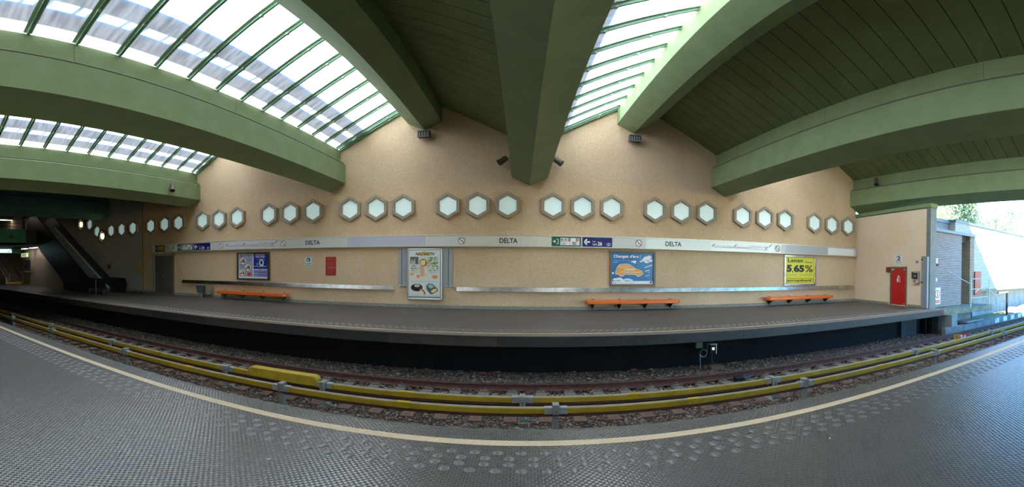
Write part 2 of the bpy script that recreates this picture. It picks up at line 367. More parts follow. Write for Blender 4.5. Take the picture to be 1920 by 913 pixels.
# glazed slopes
BARS=[3.19+1.063*k for k in range(-5,13)]
for i in range(len(HC)):
    if i==0:   # this bay is roofed over at the dark end of the hall
        xa,za=LC[0]+.40,ZL; xb,zb=HC[0]-.6,ZH+.05
        struct('ceiling',MB().prism([(xa,za),(xb,zb),(xb,zb+.2),(xa,za+.2)],'y',YB0,W+.3),M_ROOF,'dark roof slope over the escalator end','roof slope'); continue
    xa,za=LC[i]+.47,ZL+.02; xb,zb=HC[i]-.66,ZH+.02
    dx,dz=xb-xa,zb-za; l=math.hypot(dx,dz); ux,uz=dx/l,dz/l; nx,nz=-uz,ux
    rt=thing('skylight','sloping skylight of wired glass panes between green bars, bay %s'%['','left','left of centre','right of centre','right'][i],'skylight',((xa+xb)/2,(YB0+W)/2,(za+zb)/2))
    off=.02
    P=lambda t,h: (xa+ux*l*t+nx*h, za+uz*l*t+nz*h)
    ys=[YB0]+BARS+[W]
    m=MB()
    for j in range(len(ys)-1):
        a,b=P(-.03,.07),P(1.02,.07)
        m.add([(a[0],ys[j],a[1]),(b[0],ys[j],b[1]),(b[0],ys[j+1],b[1]),(a[0],ys[j+1],a[1])],[(0,1,2,3)])
    m.build('pane',M_GLAZE,rt)
    for y in BARS+[W-.06]:
        m=MB(); m.prism([P(0,-.03),P(1,-.03),P(1,.065),P(0,.065)],'y',y-.03,y+.03)
        m.prism([P(0,.045),P(1,.045),P(1,.066),P(0,.066)],'y',y-.095,y+.095,1)
        for t in (.28,.72): m.prism([P(t,-.045),P(t+.02,-.045),P(t+.02,0),P(t,0)],'y',y-.045,y+.045,1)
        m.build('glazing_bar',[M_BARGREEN,mat('bar_green_lit',(.42,.55,.38),.5)],rt)  # flange coloured paler, as if lit through the glass
    # outer screen along the roof: two strips with a lattice gap between them
    H=.10
    m=MB()
    def strip(t0,t1,y0,y1):
        a,b=P(t0,H),P(t1,H)
        m.add([(a[0],y0,a[1]),(b[0],y0,b[1]),(b[0],y1,b[1]),(a[0],y1,a[1])],[(0,1,2,3)])
    t1,t2,t3,t4=(.075,.205,.265,.41) if i<3 else (.05,.14,.19,.33)
    strip(t1,t2,YB0,W); strip(t3,t4,YB0,W)
    for y in ys[1:-1]:
        for (q0,q1) in ((.0,.10),(.58,.66),(.84,.94)):
            a,b=P(t2,H),P(t3,H)
            m.add([(a[0],y+q0*1.063,a[1]),(a[0],y+q1*1.063,a[1]),(b[0],y+(q1+.08)*1.063,b[1]),(b[0],y+(q0+.08)*1.063,b[1])],[(0,1,2,3)])
    m.build('outer_screen',M_SCREEN,rt)

# ------------------------------------------------------------------ platforms and track bed
struct('floor',MB().box(-60,34,YB0,4.10,-.30,0),M_FLOOR,'dark studded floor of the near platform','platform floor')
m=MB().box(-60,34,4.10,4.17,-.30,-.004); struct('trim_5',m,mat('edge_plate',(.085,.10,.095),.5,noise=(6,(.06,.075,.07))),'grey-green nosing of the near platform edge','platform edge',bevel=.006)
struct('trim_6',MB().box(-60,34,3.725,3.845,-.01,.003),M_CREAM,'cream safety line along the near platform','safety line')
struct('trim_7',MB().box(-60,34,1.5,3.9,-1.25,-.31),M_DARK,'dark wall below the near platform','wall')
# tactile domes: four staggered rows
m=MB()
def dome(m,x,y,r,h):
    k=10; vs=[(x,y,h)]
    for rr,hh in ((.55,.8),(.85,.4),(1,0)):
        for i in range(k): t=2*PI*i/k; vs.append((x+r*rr*math.cos(t),y+r*rr*math.sin(t),h*hh+.0005))
    fs=[(0,1+i,1+(i+1)%k) for i in range(k)]
    for a in (0,1):
        for i in range(k):
            j=(i+1)%k; fs.append((1+a*k+i,1+(a+1)*k+i,1+(a+1)*k+j,1+a*k+j))
    m.add(vs,fs)
for ri,(y,o) in enumerate(((3.56,.02),(3.44,.12),(3.32,.12),(3.20,.02))):
    for k in range(-130,130): dome(m,o+k*.2,y,.048,.012)
struct('tactile_strip',m,M_DOME,'rows of raised tactile domes behind the cream line of the near platform','tactile strip',smooth=True)
# far platform
EX=16.05
fp=[(-60,10.30),(EX,10.30),(15.75,10.75),(16.62,16.32),(-60,16.32)]
struct('floor',MB().prism(fp,'z',-.28,0),M_FLOORF,'brown-grey studded floor of the far platform','platform floor')
struct('trim_8',MB().box(-60,EX,10.17,10.30,-.03,-.002),mat('nosing_brown',(.19,.15,.125),.5),'brownish nosing of the far platform edge','platform edge')
m=MB(); xs=[-60,-32,-24.6,-18.1,-12.3,-9.5,-6.9,-3.3,-.55,2.5,6,10,EX]
for i in range(len(xs)-1): m.box(xs[i]+.004,xs[i+1]-.004,10.19,10.32,-.29,-.03,i%2 if i in(3,5,7) else 0)
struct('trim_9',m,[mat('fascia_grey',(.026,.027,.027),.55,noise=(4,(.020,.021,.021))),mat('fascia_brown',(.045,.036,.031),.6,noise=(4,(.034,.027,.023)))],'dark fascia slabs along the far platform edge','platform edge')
struct('trim_10',MB().box(-60,EX,10.44,10.53,-.01,.003),M_CREAM,'cream safety line along the far platform','safety line')
m=MB()
for ri,(y,o) in enumerate(((10.75,.0),(10.87,.1),(10.99,.1),(11.11,.0))):
    for k in range(-130,78): dome(m,o+k*.2,y,.05,.014)
struct('tactile_strip',m,mat('tactile_far',(.17,.155,.14),.4),'fine row of tactile domes along the far platform','tactile strip',smooth=True)
struct('wall_underplatform',MB().box(-60,16.2,11.35,11.6,-1.4,-.29).box(16.0,16.2,11.05,11.6,-1.4,-.31).box(15.9,20.36,11.05,11.3,-1.4,-.31),mat('void_shade',(.006,.005,.005),.95,noise=(2,(.011,.009,.008))),'wall in the void under the far platform, coloured near-black for the shade','wall')  # near-black colour carries the shade of the void
# concrete end of the platform underside
struct('trim_11',MB().box(14.3,15.4,11.2,12.6,-1.25,-.29).box(16.3,16.6,10.6,11.0,-1.25,-.29),M_DARK,'concrete piers under the end of the far platform','pier')
# ballast: bumpy bed plus loose stones
def ballast_material():
    m=mat('ballast',(.10,.085,.07),.95); t=m.node_tree; b=t.nodes['Principled BSDF']
    tc=N(t,'ShaderNodeTexCoord'); v=N(t,'ShaderNodeTexVoronoi'); v.inputs['Scale'].default_value=17; t.links.new(tc.outputs['Object'],v.inputs['Vector'])
    sp=N(t,'ShaderNodeSeparateColor'); t.links.new(v.outputs['Color'],sp.inputs[0])
    c=ramp(t,sp.outputs[0],[(0,(.07,.05,.04)),(.5,(.17,.13,.10)),(.85,(.27,.22,.18)),(1,(.45,.40,.35))])
    t.links.new(c,b.inputs['Base Color']); bp=N(t,'ShaderNodeBump'); bp.inputs['Distance'].default_value=.05; bp.invert=True
    t.links.new(v.outputs['Distance'],bp.inputs['Height']); t.links.new(bp.outputs[0],b.inputs['Normal']); return m
M_BALL=ballast_material()
struct('track_bed',MB().box(-60,70,3.9,12.6,-1.5,-1.24),M_BALL,'gravel bed between the platforms','track bed')
def stones(name,x0,x1,y0,y1,n,smin,smax,label):
    ph=(1+5**.5)/2
    base=np.array([(-1,ph,0),(1,ph,0),(-1,-ph,0),(1,-ph,0),(0,-1,ph),(0,1,ph),(0,-1,-ph),(0,1,-ph),(ph,0,-1),(ph,0,1),(-ph,0,-1),(-ph,0,1)])/1.9
    fc=np.array([(0,11,5),(0,5,1),(0,1,7),(0,7,10),(0,10,11),(1,5,9),(5,11,4),(11,10,2),(10,7,6),(7,1,8),(3,9,4),(3,4,2),(3,2,6),(3,6,8),(3,8,9),(4,9,5),(2,4,11),(6,2,10),(8,6,7),(9,8,1)])
    u=rng.random(n); xx=x0+(x1-x0)*u
    c=np.stack([xx,y0+(y1-y0)*rng.random(n),-1.235+.035*rng.random(n)],1)
    s=(smin+(smax-smin)*rng.random((n,1,1))**2)*np.array([1,.8,.55])
    V=base[None]*(1+.6*(rng.random((n,12,1))-.5))*s
    a=rng.random(n)*2*PI; ca,sa=np.cos(a)[:,None],np.sin(a)[:,None]
    X=V[...,0]*ca-V[...,1]*sa; Yv=V[...,0]*sa+V[...,1]*ca
    til=(rng.random((n,1))-.5)*1.2; Z=V[...,2]+X*til*.5
    V=np.stack([X,Yv,Z],2)+c[:,None,:]
    me=bpy.data.meshes.new(name); me.vertices.add(n*12); me.vertices.foreach_set('co',V.reshape(-1))
    F=(fc[None]+(np.arange(n)*12)[:,None,None]).reshape(-1)
    me.loops.add(len(F)); me.loops.foreach_set('vertex_index',F.astype(np.int32)); nf=n*20
    me.polygons.add(nf); me.polygons.foreach_set('loop_start',np.arange(nf,dtype=np.int32)*3); me.polygons.foreach_set('loop_total',np.full(nf,3,dtype=np.int32))
    mi=np.repeat(rng.choice(4,n,p=[.38,.36,.20,.06]),20).astype(np.int32); 
    for mm in STM: me.materials.append(mm)
    me.polygons.foreach_set('material_index',mi); me.update(); me.validate()
    o=bpy.data.objects.new(name,me); C.objects.link(o); return tag(o,label,'gravel',kind='stuff')
STM=[mat('stone_dark',(.10,.068,.05),.95),mat('stone_brown',(.20,.135,.10),.95),mat('stone_grey',(.28,.22,.175),.9),mat('stone_pale',(.46,.40,.34),.9)]
stones('ballast_stones',-12,12,6.9,8.1,17000,.016,.038,'brown broken stones in front of and between the yellow covers')
stones('ballast_stones',-20,25,8.1,11.3,20000,.02,.045,'grey broken stones around and behind the far rail')
stones('ballast_stones',12,45,5.4,8.0,4000,.03,.06,'stones beside the covers at the right end of the track')

# ------------------------------------------------------------------ rails, sleepers, third rails
def rail_profile(y,z): # head top at z
    h=.17
    return [(y-.065,z-h),(y+.065,z-h),(y+.065,z-h+.012),(y+.012,z-h+.035),(y+.010,z-.05),(y+.036,z-.038),(y+.036,z-.006),(y+.028,z),(y-.028,z),(y-.036,z-.006),(y-.036,z-.038),(y-.010,z-.05),(y-.012,z-h+.035),(y-.065,z-h+.012)]
for y,lab in ((9.42,'rusty running rail of the far track, nearer the far platform'),(7.985,'rusty running rail of the far track, just behind the yellow covers'),(6.25,'running rail of the near track, hidden below the near platform edge'),(4.815,'running rail of the near track, nearest the near platform')):
    rt=thing('running_rail',lab,'rail',(0,y,-1.17))
    MB().prism(rail_profile(y,-1.0),'x',-60,70).build('rail_web',M_RUST,rt)
    MB().box(-60,70,y-.026,y+.026,-1.0,-.9985).build('rail_head',M_RAILTOP,rt)
def sleeper_proto(matl,y0,y1,fy,label,group,z1=-1.175):
    rt=thing('sleeper',label,'sleeper',(0,(y0+y1)/2,z1-.12),group)
    m=MB(); m.prism([(-.13,z1-.12),(.13,z1-.12),(.12,z1),(-.12,z1)],'y',y0,y1)
    if not fy:
        bpy.data.objects.remove(rt); return tag(m.build('sleeper',matl),label,'sleeper',group)
    m=MB(); P=[(-.13,z1-.12),(.13,z1-.12),(.12,z1),(-.12,z1)]; m.prism(P,'y',y0,8.3,1); m.prism(P,'y',8.3,y1,0); m.build('tie_beam',[matl,M_SLEEPB],rt)
    for y in fy:
        for s in (-1,1):
            m=MB(); m.box(-.09,.09,min(y+s*.07,y+s*.17),max(y+s*.07,y+s*.17),z1,z1+.025)
            m.tube([(0,y+s*.11,z1+.02),(0,y+s*.11,z1+.085)],.018,6); m.tube([(-.04,y+s*.075,z1+.05),(0,y+s*.11,z1+.06),(.04,y+s*.075,z1+.05)],.012,5)
            m.build('rail_fastening',M_SLEEPG,rt)
    return rt
sp1=sleeper_proto(M_SLEEPG,7.4,10.0,(7.985,9.42),'grey sleeper with a rust-brown end, clipped under the far track rails','sleepers of the far track')
sp2=sleeper_proto(M_SLEEPB,4.25,7.08,(),'brown wooden sleeper of the near track, its end showing under the yellow cover','sleepers of the near track')
for k in range(-32,64):
    x=-.165+.6325*k
    o=sp1 if k==-32 else dup(sp1); o.location.x=x
for k in range(-22,44):
    x=.22+.66*k
    o=sp2 if k==-22 else dup(sp2); o.location.x=x
def third_rail(yf,z1,brx,hood,label,joints,lowfoot):
    rt=thing('third_rail',label,'third rail',(0,yf,-1.24))
    zc=z1-.10; e=.10
    ends=sorted(brx); 
    # conductor rail under the cover
    m=MB(); m.tube([(-60,yf+.05,zc-.035),(70,yf+.05,zc-.035)],.036,10); m.box(-60,70,yf+.035,yf+.065,zc-.02,zc+.06); m.build('conductor_rail',M_RUST,rt)
    xs=[-60]+ends+[70]
    for i in range(len(xs)-1):
        a,b=xs[i]+(.17 if i else 0),xs[i+1]-(.17 if i+1<len(xs)-1 else 0)
        segs=[(a,b)]
        if hood and hood[0]>a and hood[1]<b: segs=[(a,hood[0]),(hood[1],b)]
        for a,b in segs:
            if b-a<.03: continue
            m=MB(); m.prism([(yf,zc),(yf+.012,zc),(yf+.012,z1-.012),(yf+e-.015,z1-.012),(yf+e-.015,zc+.03),(yf+e,zc+.03),(yf+e,z1-.01),(yf+e-.01,z1),(yf+.008,z1),(yf,z1-.012)],'x',a,b,0)
            m.box(a,b,yf+.006,yf+e-.006,z1,z1+.0015,1)
            m.build('cover',[M_YEL,M_YELTOP],rt)
    for x in joints:
        m=MB(); m.box(x-.11,x+.11,yf-.004,yf+e+.004,zc-.002,z1+.004); m.build('cover_joint',M_YELNEW,rt)
    if hood:
        a,b=hood; zz=z1+.12; r=.13; P=[(a,zc-.005),(b,zc-.005)]
        for k in range(6): t=PI/2*k/5; P.append((b-r+r*math.cos(t),zz-r+r*math.sin(t)))
        for k in range(6): t=PI/2+PI/2*k/5; P.append((a+r+r*math.cos(t),zz-r+r*math.sin(t)))
        m=MB(); m.prism(P,'y',yf-.02,yf+.19); m.build('expansion_hood',mat('hood_yellow',(.48,.34,.02),.5,noise=(5,(.40,.27,.02))),rt,bevel=.02)
    for x in brx:
        br=MB(); h=.055
        br.prism([(x-h,-1.24),(x+h,-1.24),(x+h,z1+.03),(x-h,z1+.02)],'y',yf-.075,yf-.02) if lowfoot else br.prism([(x-h,-1.24),(x+h,-1.24),(x+h,zc-.02),(x-h,zc-.02)],'y',yf+.02,yf+.12)
        top=.035 if lowfoot else .065
        br.box(x-h,x+h,yf-.075 if lowfoot else yf-.035,yf+.15,z1+.012,z1+top)
        br.box(x-h,x+h,yf+.12,yf+.15,-1.0,z1+.02)
        if not lowfoot: br.box(x-h,x+h,yf-.035,yf-.005,zc-.02,z1+.04)
        br.box(x-h-.03,x+h+.03,yf-.12,yf+.35,-1.24,-1.20)
        b=br.build('bracket',M_BRKT,rt,bevel=.012)
        for s in (-1,1): MB().box(min(x+s*h,x+s*.19),max(x+s*h,x+s*.19),yf-.012,yf+e+.012,zc-.006,z1+.008).build('clamp_sleeve',mat('sleeve_grey',(.33,.33,.32),.6,noise=(9,(.25,.25,.24))),b)
        for zz in ((z1-.08,z1-.14) if lowfoot else (z1-.05,)): MB().tube([(x,yf-.08 if lowfoot else yf-.04,zz),(x,yf-.07 if lowfoot else yf-.03,zz)],.012,8).build('bolt',M_BLACK,b)
        if lowfoot:
            fo=MB(); fo.prism([(x+.05,-1.24),(x+.30,-1.24),(x+.30,-1.19),(x+.05,-1.15)],'y',yf-.02,yf+.03); fo.build('brace',M_BRKT,b)
    return rt
FARB=[-35.5,-30.4,-25.2,-19.8,-15.5,-11.04,-6.31,-3.8,.05,5.18,10.29,15.5,20.6,25.7,30.8,36]
NEARB=[-33.4,-28.5,-23.6,-18.0,-13.9,-9.37,-4.36,.59,5.51,10.33,15.2,20.1,25,30]
third_rail(7.50,-.725,FARB,(-5.70,-3.93),'yellow-covered third rail of the far track, with a raised yellow hood on its left half',[-5.95,-2.1,2.1,7.8,12.7,-8.9],True)
third_rail(6.78,-.685,NEARB,None,'yellow-covered third rail of the near track, nearer the viewer',[-1.95,3.0,7.9,12.8,-6.9,-11.8],False)
# signal equipment in the void and on the track
t=thing('cable_box','small green junction box with a looped cable under the far platform','junction box',(4.95,11.0,-1.24))
m=MB(); zf=lambda z:z
m.cbox(4.88,5.08,10.95,11.05,-.62,-.45,.01); m.build('box_body',mat('box_green',(.20,.22,.10),.6),t)
m=MB(); m.tube([(4.98,11,-.45),(4.98,11,-.29)],.008,6); m.tube([(5.02,10.95,-1.24),(5.0,10.95,-.85)]+[(5.11+.11*math.cos(a),10.95,-.78+.11*math.sin(a)) for a in [PI-k*PI/8*1 for k in range(0,17)]],.012,6); m.tube([(5.22,10.95,-.74),(5.24,10.95,-.50),(5.42,10.95,-.50)],.012,6); m.build('cable',M_ALU,t)
t=thing('track_signal','small white signal lamp post standing under the platform edge','signal',(5.40,10.9,-1.24))
m=MB(); m.tube([(5.38,10.95,-1.24),(5.38,10.95,-.29)],.022,8); m.build('post',M_DARK,t)
MB().cbox(5.28,5.47,10.85,10.93,-.78,-.52,.01).build('housing',M_BLACK,t)
MB().box(5.455,5.475,10.83,10.86,-.80,-.53).box(5.27,5.49,10.83,10.95,-.52,-.50).build('visor',M_WHITE,t)
m=MB(); m.box(5.33,5.41,10.842,10.85,-.64,-.615).box(5.34,5.41,10.842,10.85,-.68,-.665); m.build('lamp',mat('signal_lamp',(.9,.7,.4),.4,emit=((1,.75,.4),1.2)),t)
tag(MB().cbox(5.15,5.55,10.5,10.75,-1.22,-1.10,.02).build('track_connection_box',M_SLEEPB),'low brown box on the gravel below the signal lamp','junction box')
m=MB(); m.tube([(5.25+.2*math.cos(a),8.9+.12*math.sin(a),-1.16+.02*math.sin(3*a)) for a in [2*PI*k/16 for k in range(17)]],.018,6); m.cbox(5.15,5.4,9.05,9.25,-1.22,-1.06,.03); m.tube([(5.4,9.1,-1.12),(5.7,9.2,-1.10),(5.9,9.15,-1.15)],.03,6)
tag(m.build('rail_bond_clamp',M_BLACK),'black cable clamp coiled against the far rail','rail clamp')
for i,(x,y,zx,ylab) in enumerate(((805,685,0,'leftmost'),(903,700,0,'below the no-smoking sign'),(935,682,0,'left of centre'),(1077,698,0,'right of centre'),(1105,704,0,'lying nearest the ballast, right of centre'),(1175,683,0,'rightmost'))):
    d=ray(x,y); tt=(-1.2-EYE)/d.z; px,py=d.x*tt,min(d.y*tt,11.2)
    m=MB(); r=.05+.02*(i%3); m.prism([(px-r,py-.03),(px+r*.4,py-.05),(px+r,py+.02),(px+.01,py+.06)],'z',-1.20,-1.17)
    tag(m.build('litter_scrap',mat('orange_litter',(.45,.11,.05),.7)),'small orange scrap of litter on the dark gravel, %s'%ylab,'litter','orange scraps under the far platform')

# ================================================================== THINGS ON THE BACK WALL
# ---- hexagonal windows
def hexp(r): return [(r*math.sin(PI/3*k),r*math.cos(PI/3*k)) for k in range(6)]
M_HEXF=mat('hexagon_frame',(.30,.245,.185),.7,noise=(14,(.37,.305,.235)),bump=(40,.2))
def pane_material():
    m=mat('frosted_pane_glow',(.66,.75,.74),.22,emit=((.50,.72,.70),.15)); t=m.node_tree; b=t.nodes['Principled BSDF']  # weak glow stands in for light reflected by the panes
    return m
M_PANE=pane_material()
def hex_window(lit=False):
    rt=thing('window_1','x','window',(0,W,4.05),kind='structure')
    ro,ri,d=.54,.40,.13
    o=hexp(ro); i=hexp(ri); m=MB(); vs=[];fs=[]
    for (r,y) in ((o,0),(o,-d),(i,-d),(i,.02)): vs+=[(x,y,z) for x,z in r]
    for a in range(3):
        for k in range(6): j=(k+1)%6; fs.append((a*6+k,a*6+j,(a+1)*6+j,(a+1)*6+k))
    m.add(vs,fs); m.build('window_frame',M_HEXF if not lit else mat('lit_frame',(.22,.20,.12),.7),rt,local=True,bevel=.008)
    if not lit:
        m=MB(); m.prism(hexp(ri),'y',-.035,-.02); m.build('pane',M_PANE,rt,local=True)
        m=MB()
        for k in range(6):
            p,q=hexp(ri-.002)[k],hexp(ri-.002)[(k+1)%6]; p2,q2=hexp(ri-.022)[k],hexp(ri-.022)[(k+1)%6]
            m.add([(p[0],-.045,p[1]),(q[0],-.045,q[1]),(q2[0],-.045,q2[1]),(p2[0],-.045,p2[1])],[(0,1,2,3)])
        m.build('glazing_bead',mat('white_bead',(.62,.66,.64),.5),rt,local=True)
    else:
        m=MB(); m.prism(hexp(ri),'y',-.06,-.02); m.build('panel',mat('lit_back',(.10,.09,.05),.7),rt,local=True)
        m=MB(); m.prism([(.17*math.sin(2*PI*k/20),.20*math.cos(2*PI*k/20)) for k in range(20)],'y',-.12,-.05); m.build('lamp',mat('warm_lamp',(1,.85,.55),.4,emit=((1,.82,.50),3)),rt,local=True)
    return rt
proto=hex_window()
groups=[(-23.87,-22.64,-21.41),(-19.62,-18.36,-17.18),(-15.33,-14.18,-13.0),(-11.12,-9.95,-8.77),(-7.0,-5.83,-4.68),(-2.87,-1.70,-.53),(1.22,2.38,3.54),(5.33,6.49,7.65),(9.43,10.60,11.77),(13.58,14.77,15.96)]
gn=['right of the yellow lit porthole','right of the wall joint','above the left end of the sign band','above the left poster','above the first DELTA','left of the central beam','right of the central beam','left of the fourth low beam','right of the fourth low beam','beside the end wall']
idx=1
for g,gl in zip(groups,gn):
    for j,x in enumerate(g):
        o=proto if idx==1 else dup(proto); o.location=(x,W,4.06); o.name='window_%d'%idx; o['kind']='structure'
        o['label']='hexagonal frosted window, %s of the three %s'%(('left','middle','right')[j],gl); idx+=1
for x,z,l in ((-25.67,4.13,'lower of the two stepped ones beside the escalator'),(-26.69,4.72,'upper of the two stepped ones beside the escalator')):
    o=dup(proto); o.location=(x,W,z); o.name='window_%d'%idx; o['label']='hexagonal frosted window, %s'%l; idx+=1
pl=hex_window(True); pl.location=(-24.97,W,3.74); pl.name='window_%d'%idx; pl['label']='hexagonal porthole glowing yellow, lower of two'; idx+=1
o=dup(pl); o.location=(-27.95,W,4.83); o.name='window_%d'%idx; o['label']='hexagonal porthole glowing yellow, upper one by the escalator top'
# ---- sign band
X0,X1=-19.38,16.56
t=thing('sign_band','long white and grey sign band with the station name DELTA running along the back wall','sign',((X0+X1)/2,W,2.44))
SY=W-.16
m=MB(); m.box(X0,X1,SY,W,2.45,2.85); m.box(X0,X1,SY-.02,W,2.43,2.475,1); m.box(X0,X1,SY-.015,W,2.845,2.905,1)
m.build('housing',[M_SIGNW,mat('sign_rail',(.56,.55,.50),.35,.3)],t,bevel=.004)
def sx_(px): return wp(px,460,SY)[0]
ZA,ZB=2.478,2.842; ZM=(ZA+ZB)/2
def panel(px0,px1,name,mats,fn=None,mi=0,gap=.008):
    a,b=sx_(px0)+gap,sx_(px1)-gap; m=MB().frame((0,SY,0)); m.box(a,b,0,.012,ZA,ZB,mi)
    if fn: fn(m,a,b)
    return m.build(name,mats,t)
def nosmoke(m,x,r=.15,n=.016):
    m.ell(x,ZM,r,r,n,0,24); m.ring(x,ZM,r*.92,r*.92,.028,n+.002,1); m.line(x-.66*r,ZM+.66*r,x+.66*r,ZM-.66*r,.025,n+.004,2)
    m.rect(x-.05,x+.07,ZM-.03,ZM-.005,n+.001,3); m.line(x+.06,ZM+.01,x+.08,ZM+.06,.01,n+.001,3)
NS=[M_WHITE,M_DKRED,M_BLACK,M_GREYPAINT]
for px in (314.5,415.3,532,865.5,1197.5,1458):
    m=MB().frame((0,SY,0)); nosmoke(m,sx_(px),.15 if px>300 else .13,.018); m.build('no_smoking_sign',NS,t)
def delta(px0,px1):
    m=MB().frame((0,SY,0)); m.text('DELTA',sx_(px0),sx_(px1),2.575,2.765,.016,0,.022); m.build('station_name',[M_NAVY],t)
panel(541,652,'name_panel',[M_SIGNW]); delta(573,600)
panel(873,1033.5,'name_panel',[M_CREAMP]); delta(936.5,970.5)
panel(1189.5,1330.5,'name_panel',[M_SIGNW]); delta(1247.5,1277.5)
panel(652,686.5,'blank_panel',[M_SIGNB]); panel(686.5,797,'blank_panel',[M_SIGNB]); panel(797.5,872,'blank_panel',[M_SIGNW]); panel(1149,1189,'blank_panel',[M_SIGNW]); panel(1465,1552,'blank_panel',[mat('sign_grey',(.42,.42,.43),.3,coat=.3)]); panel(1552.5,1601.5,'blank_panel',[M_WHITE]); panel(396,408,'blank_panel',[M_SIGNW])
def exitarrow(m,a,b,g,mi):      # arrow leaving a doorway
    h=ZB-ZA; x=a+.06; wv=b-a
    m.rect(x+.12,b-.03,ZA+.07,ZA+.105,g,mi); m.rect(x+.12,b-.03,ZB-.105,ZB-.07,g,mi); m.rect(b-.065,b-.03,ZA+.07,ZB-.07,g,mi)
    m.rect(x+.12,x+.15,ZA+.07,ZA+.12,g,mi); m.rect(x+.12,x+.15,ZB-.12,ZB-.07,g,mi)
    m.rect(x+.06,b-.14,ZM-.018,ZM+.018,g,mi); m.flat([(x-.02,ZM),(x+.08,ZM-.07),(x+.08,ZM+.07)],g,mi)
def busp(m,a,b):
    wv=b-a; exitarrow(m,a,a+wv*.26,.016,1)
    l,r=a+wv*.29,b-wv*.05; m.rect(l,r,ZA+.04,ZB-.04,.014,1)
    ww=r-l; m.text('BUS',l+ww*.03,l+ww*.34,ZM+.03,ZB-.07,.018,2,.02)
    m.rect(l+ww*.40,l+ww*.54,ZM+.02,ZB-.05,.017,3); m.text('71',l+ww*.42,l+ww*.52,ZM+.045,ZB-.075,.020,1,.01)
    m.rect(l+ww*.80,l+ww*.96,ZM+.02,ZB-.05,.017,3); m.text('72',l+ww*.82,l+ww*.94,ZM+.045,ZB-.075,.020,1,.01)
    m.rect(l+ww*.49,l+ww*.505,ZA+.05,ZM,.017,0); m.line(l+ww*.03,ZM-.02,l+ww*.45,ZM+.005,.012,.018,3)
    m.text('LIJN',l+ww*.07,l+ww*.30,ZA+.06,ZA+.12,.018,2,.02,.3); m.text('TEC',l+ww*.60,l+ww*.87,ZA+.055,ZM-.01,.018,2,.03,.3)
def railp(m,a,b):
    wv=b-a; x=a+wv*.05
    m.rect(x+wv*.08,x+wv*.20,ZM-.03,ZM+.03,.016,1); m.line(x+wv*.02,ZM,x+wv*.10,ZM+.11,.06,.017,1); m.line(x+wv*.02,ZM,x+wv*.10,ZM-.11,.06,.018,1)
    m.text('Lijn',a+wv*.34,a+wv*.44,ZM-.01,ZM+.05,.016,1,.005); m.text('Ligne',a+wv*.34,a+wv*.49,ZA+.035,ZM-.03,.016,1,.005)
    m.text('26',a+wv*.51,a+wv*.66,ZA+.05,ZM+.02,.016,1,.03); m.line(a+wv*.70,ZM-.05,a+wv*.79,ZM-.05,.012,.016,2)
    m.ring(a+wv*.88,ZA+.10,.085,.055,.014,.016,1); m.text('B',a+wv*.865,a+wv*.895,ZA+.065,ZA+.135,.017,1,.02)
BP=[M_EXITG,M_WHITE,M_BLACK,M_RED]; RP=[M_BLUE,M_WHITE,M_RED]
panel(1034,1089.5,'bus_exit_panel',BP,busp); panel(1091.5,1148,'railway_line_panel',RP,railp)
panel(333,362,'bus_exit_panel',BP,busp); panel(363,394.5,'railway_line_panel',RP,railp)
def yelp(m,a,b): wv=b-a; exitarrow(m,a,a+wv*.35,.016,1); m.rect(a+wv*.38,b-wv*.04,ZA+.05,ZB-.05,.015,2)
panel(291,309.5,'exit_panel',[M_BLACK,M_WHITE,mat('dull_yellow',(.45,.33,.04),.6)],yelp)
m=MB().frame((0,SY,0)); xm=sx_(325.5); m.ell(xm,ZM+.06,.035,.035,.016); m.line(xm,ZM+.03,xm,ZM-.08,.07,.016); m.build('pictogram',[M_NAVY],t)
def mapp(flip):
    def f(m,a,b):
        wv=b-a; pos=lambda u:a+wv*(u if not flip else u)
        m.line(pos(.06),ZM-.07,pos(.70),ZM-.05,.010,.016,1); m.line(pos(.28),ZM-.06,pos(.95),ZM+.02,.008,.017,2)
        m.line(pos(.70),ZM-.05,pos(.92),ZM-.11,.010,.016,1)
        rr=random.Random(3)
        for k in range(44):
            u=.05+.86*k/43; z=ZM-.05+(.06 if u>.6 else 0); l=.04+.05*rr.random()
            m.line(pos(u),z,pos(u)+l*.8,z+l,.014,.018,1)
        for k in range(13):
            u=.55+.36*k/12; m.line(pos(u)-.05,ZM-.13,pos(u),ZM-.07,.012,.018,1)
        for u,z in ((.03,ZM-.02),(.36,ZM-.0),(.93,ZM+.06),(.86,ZM-.07)): m.line(pos(u),z,pos(u)+.12,z+.10,.032,.020,3)
        for k in range(8): m.ell(pos(.30+.05*k),ZM-.07,.012,.012,.018,2,8)
    return f
MP=[mat('map_panel',(.66,.65,.66),.25,coat=.4),mat('map_grey',(.20,.17,.26),.6),mat('map_red',(.55,.15,.15),.6),M_BLACK]
panel(421,525,'route_map_panel',MP,mapp(False)); panel(1331,1450,'route_map_panel',MP,mapp(False))
for k in range(60): MB().box(X0+.2+k*.6,X0+.218+k*.6,SY-.018,SY-.012,2.90,2.925).build('fixing_screw',M_BLACK,t)
# ---- leaning rail
for x0,x1,l in ((-16.83,-5.05,'brushed steel leaning rail on the wall left of the glazed poster case'),(-2.49,16.34,'long brushed steel leaning rail on the wall right of the poster case')):
    t=thing('leaning_rail',l,'rail',((x0+x1)/2,W,.70))
    MB().prism([(W-.175,.70),(W-.125,.70),(W-.09,.87),(W-.125,.875),(W-.14,.868)],'x',x0,x1).build('rail_band',M_STEEL,t,bevel=.006)
    n=int((x1-x0)/2)
    for k in range(n+1):
        x=x0+.15+(x1-x0-.3)*k/n; MB().box(x-.03,x+.03,W-.13,W,.75,.82).build('wall_bracket',M_GREYPAINT,t)
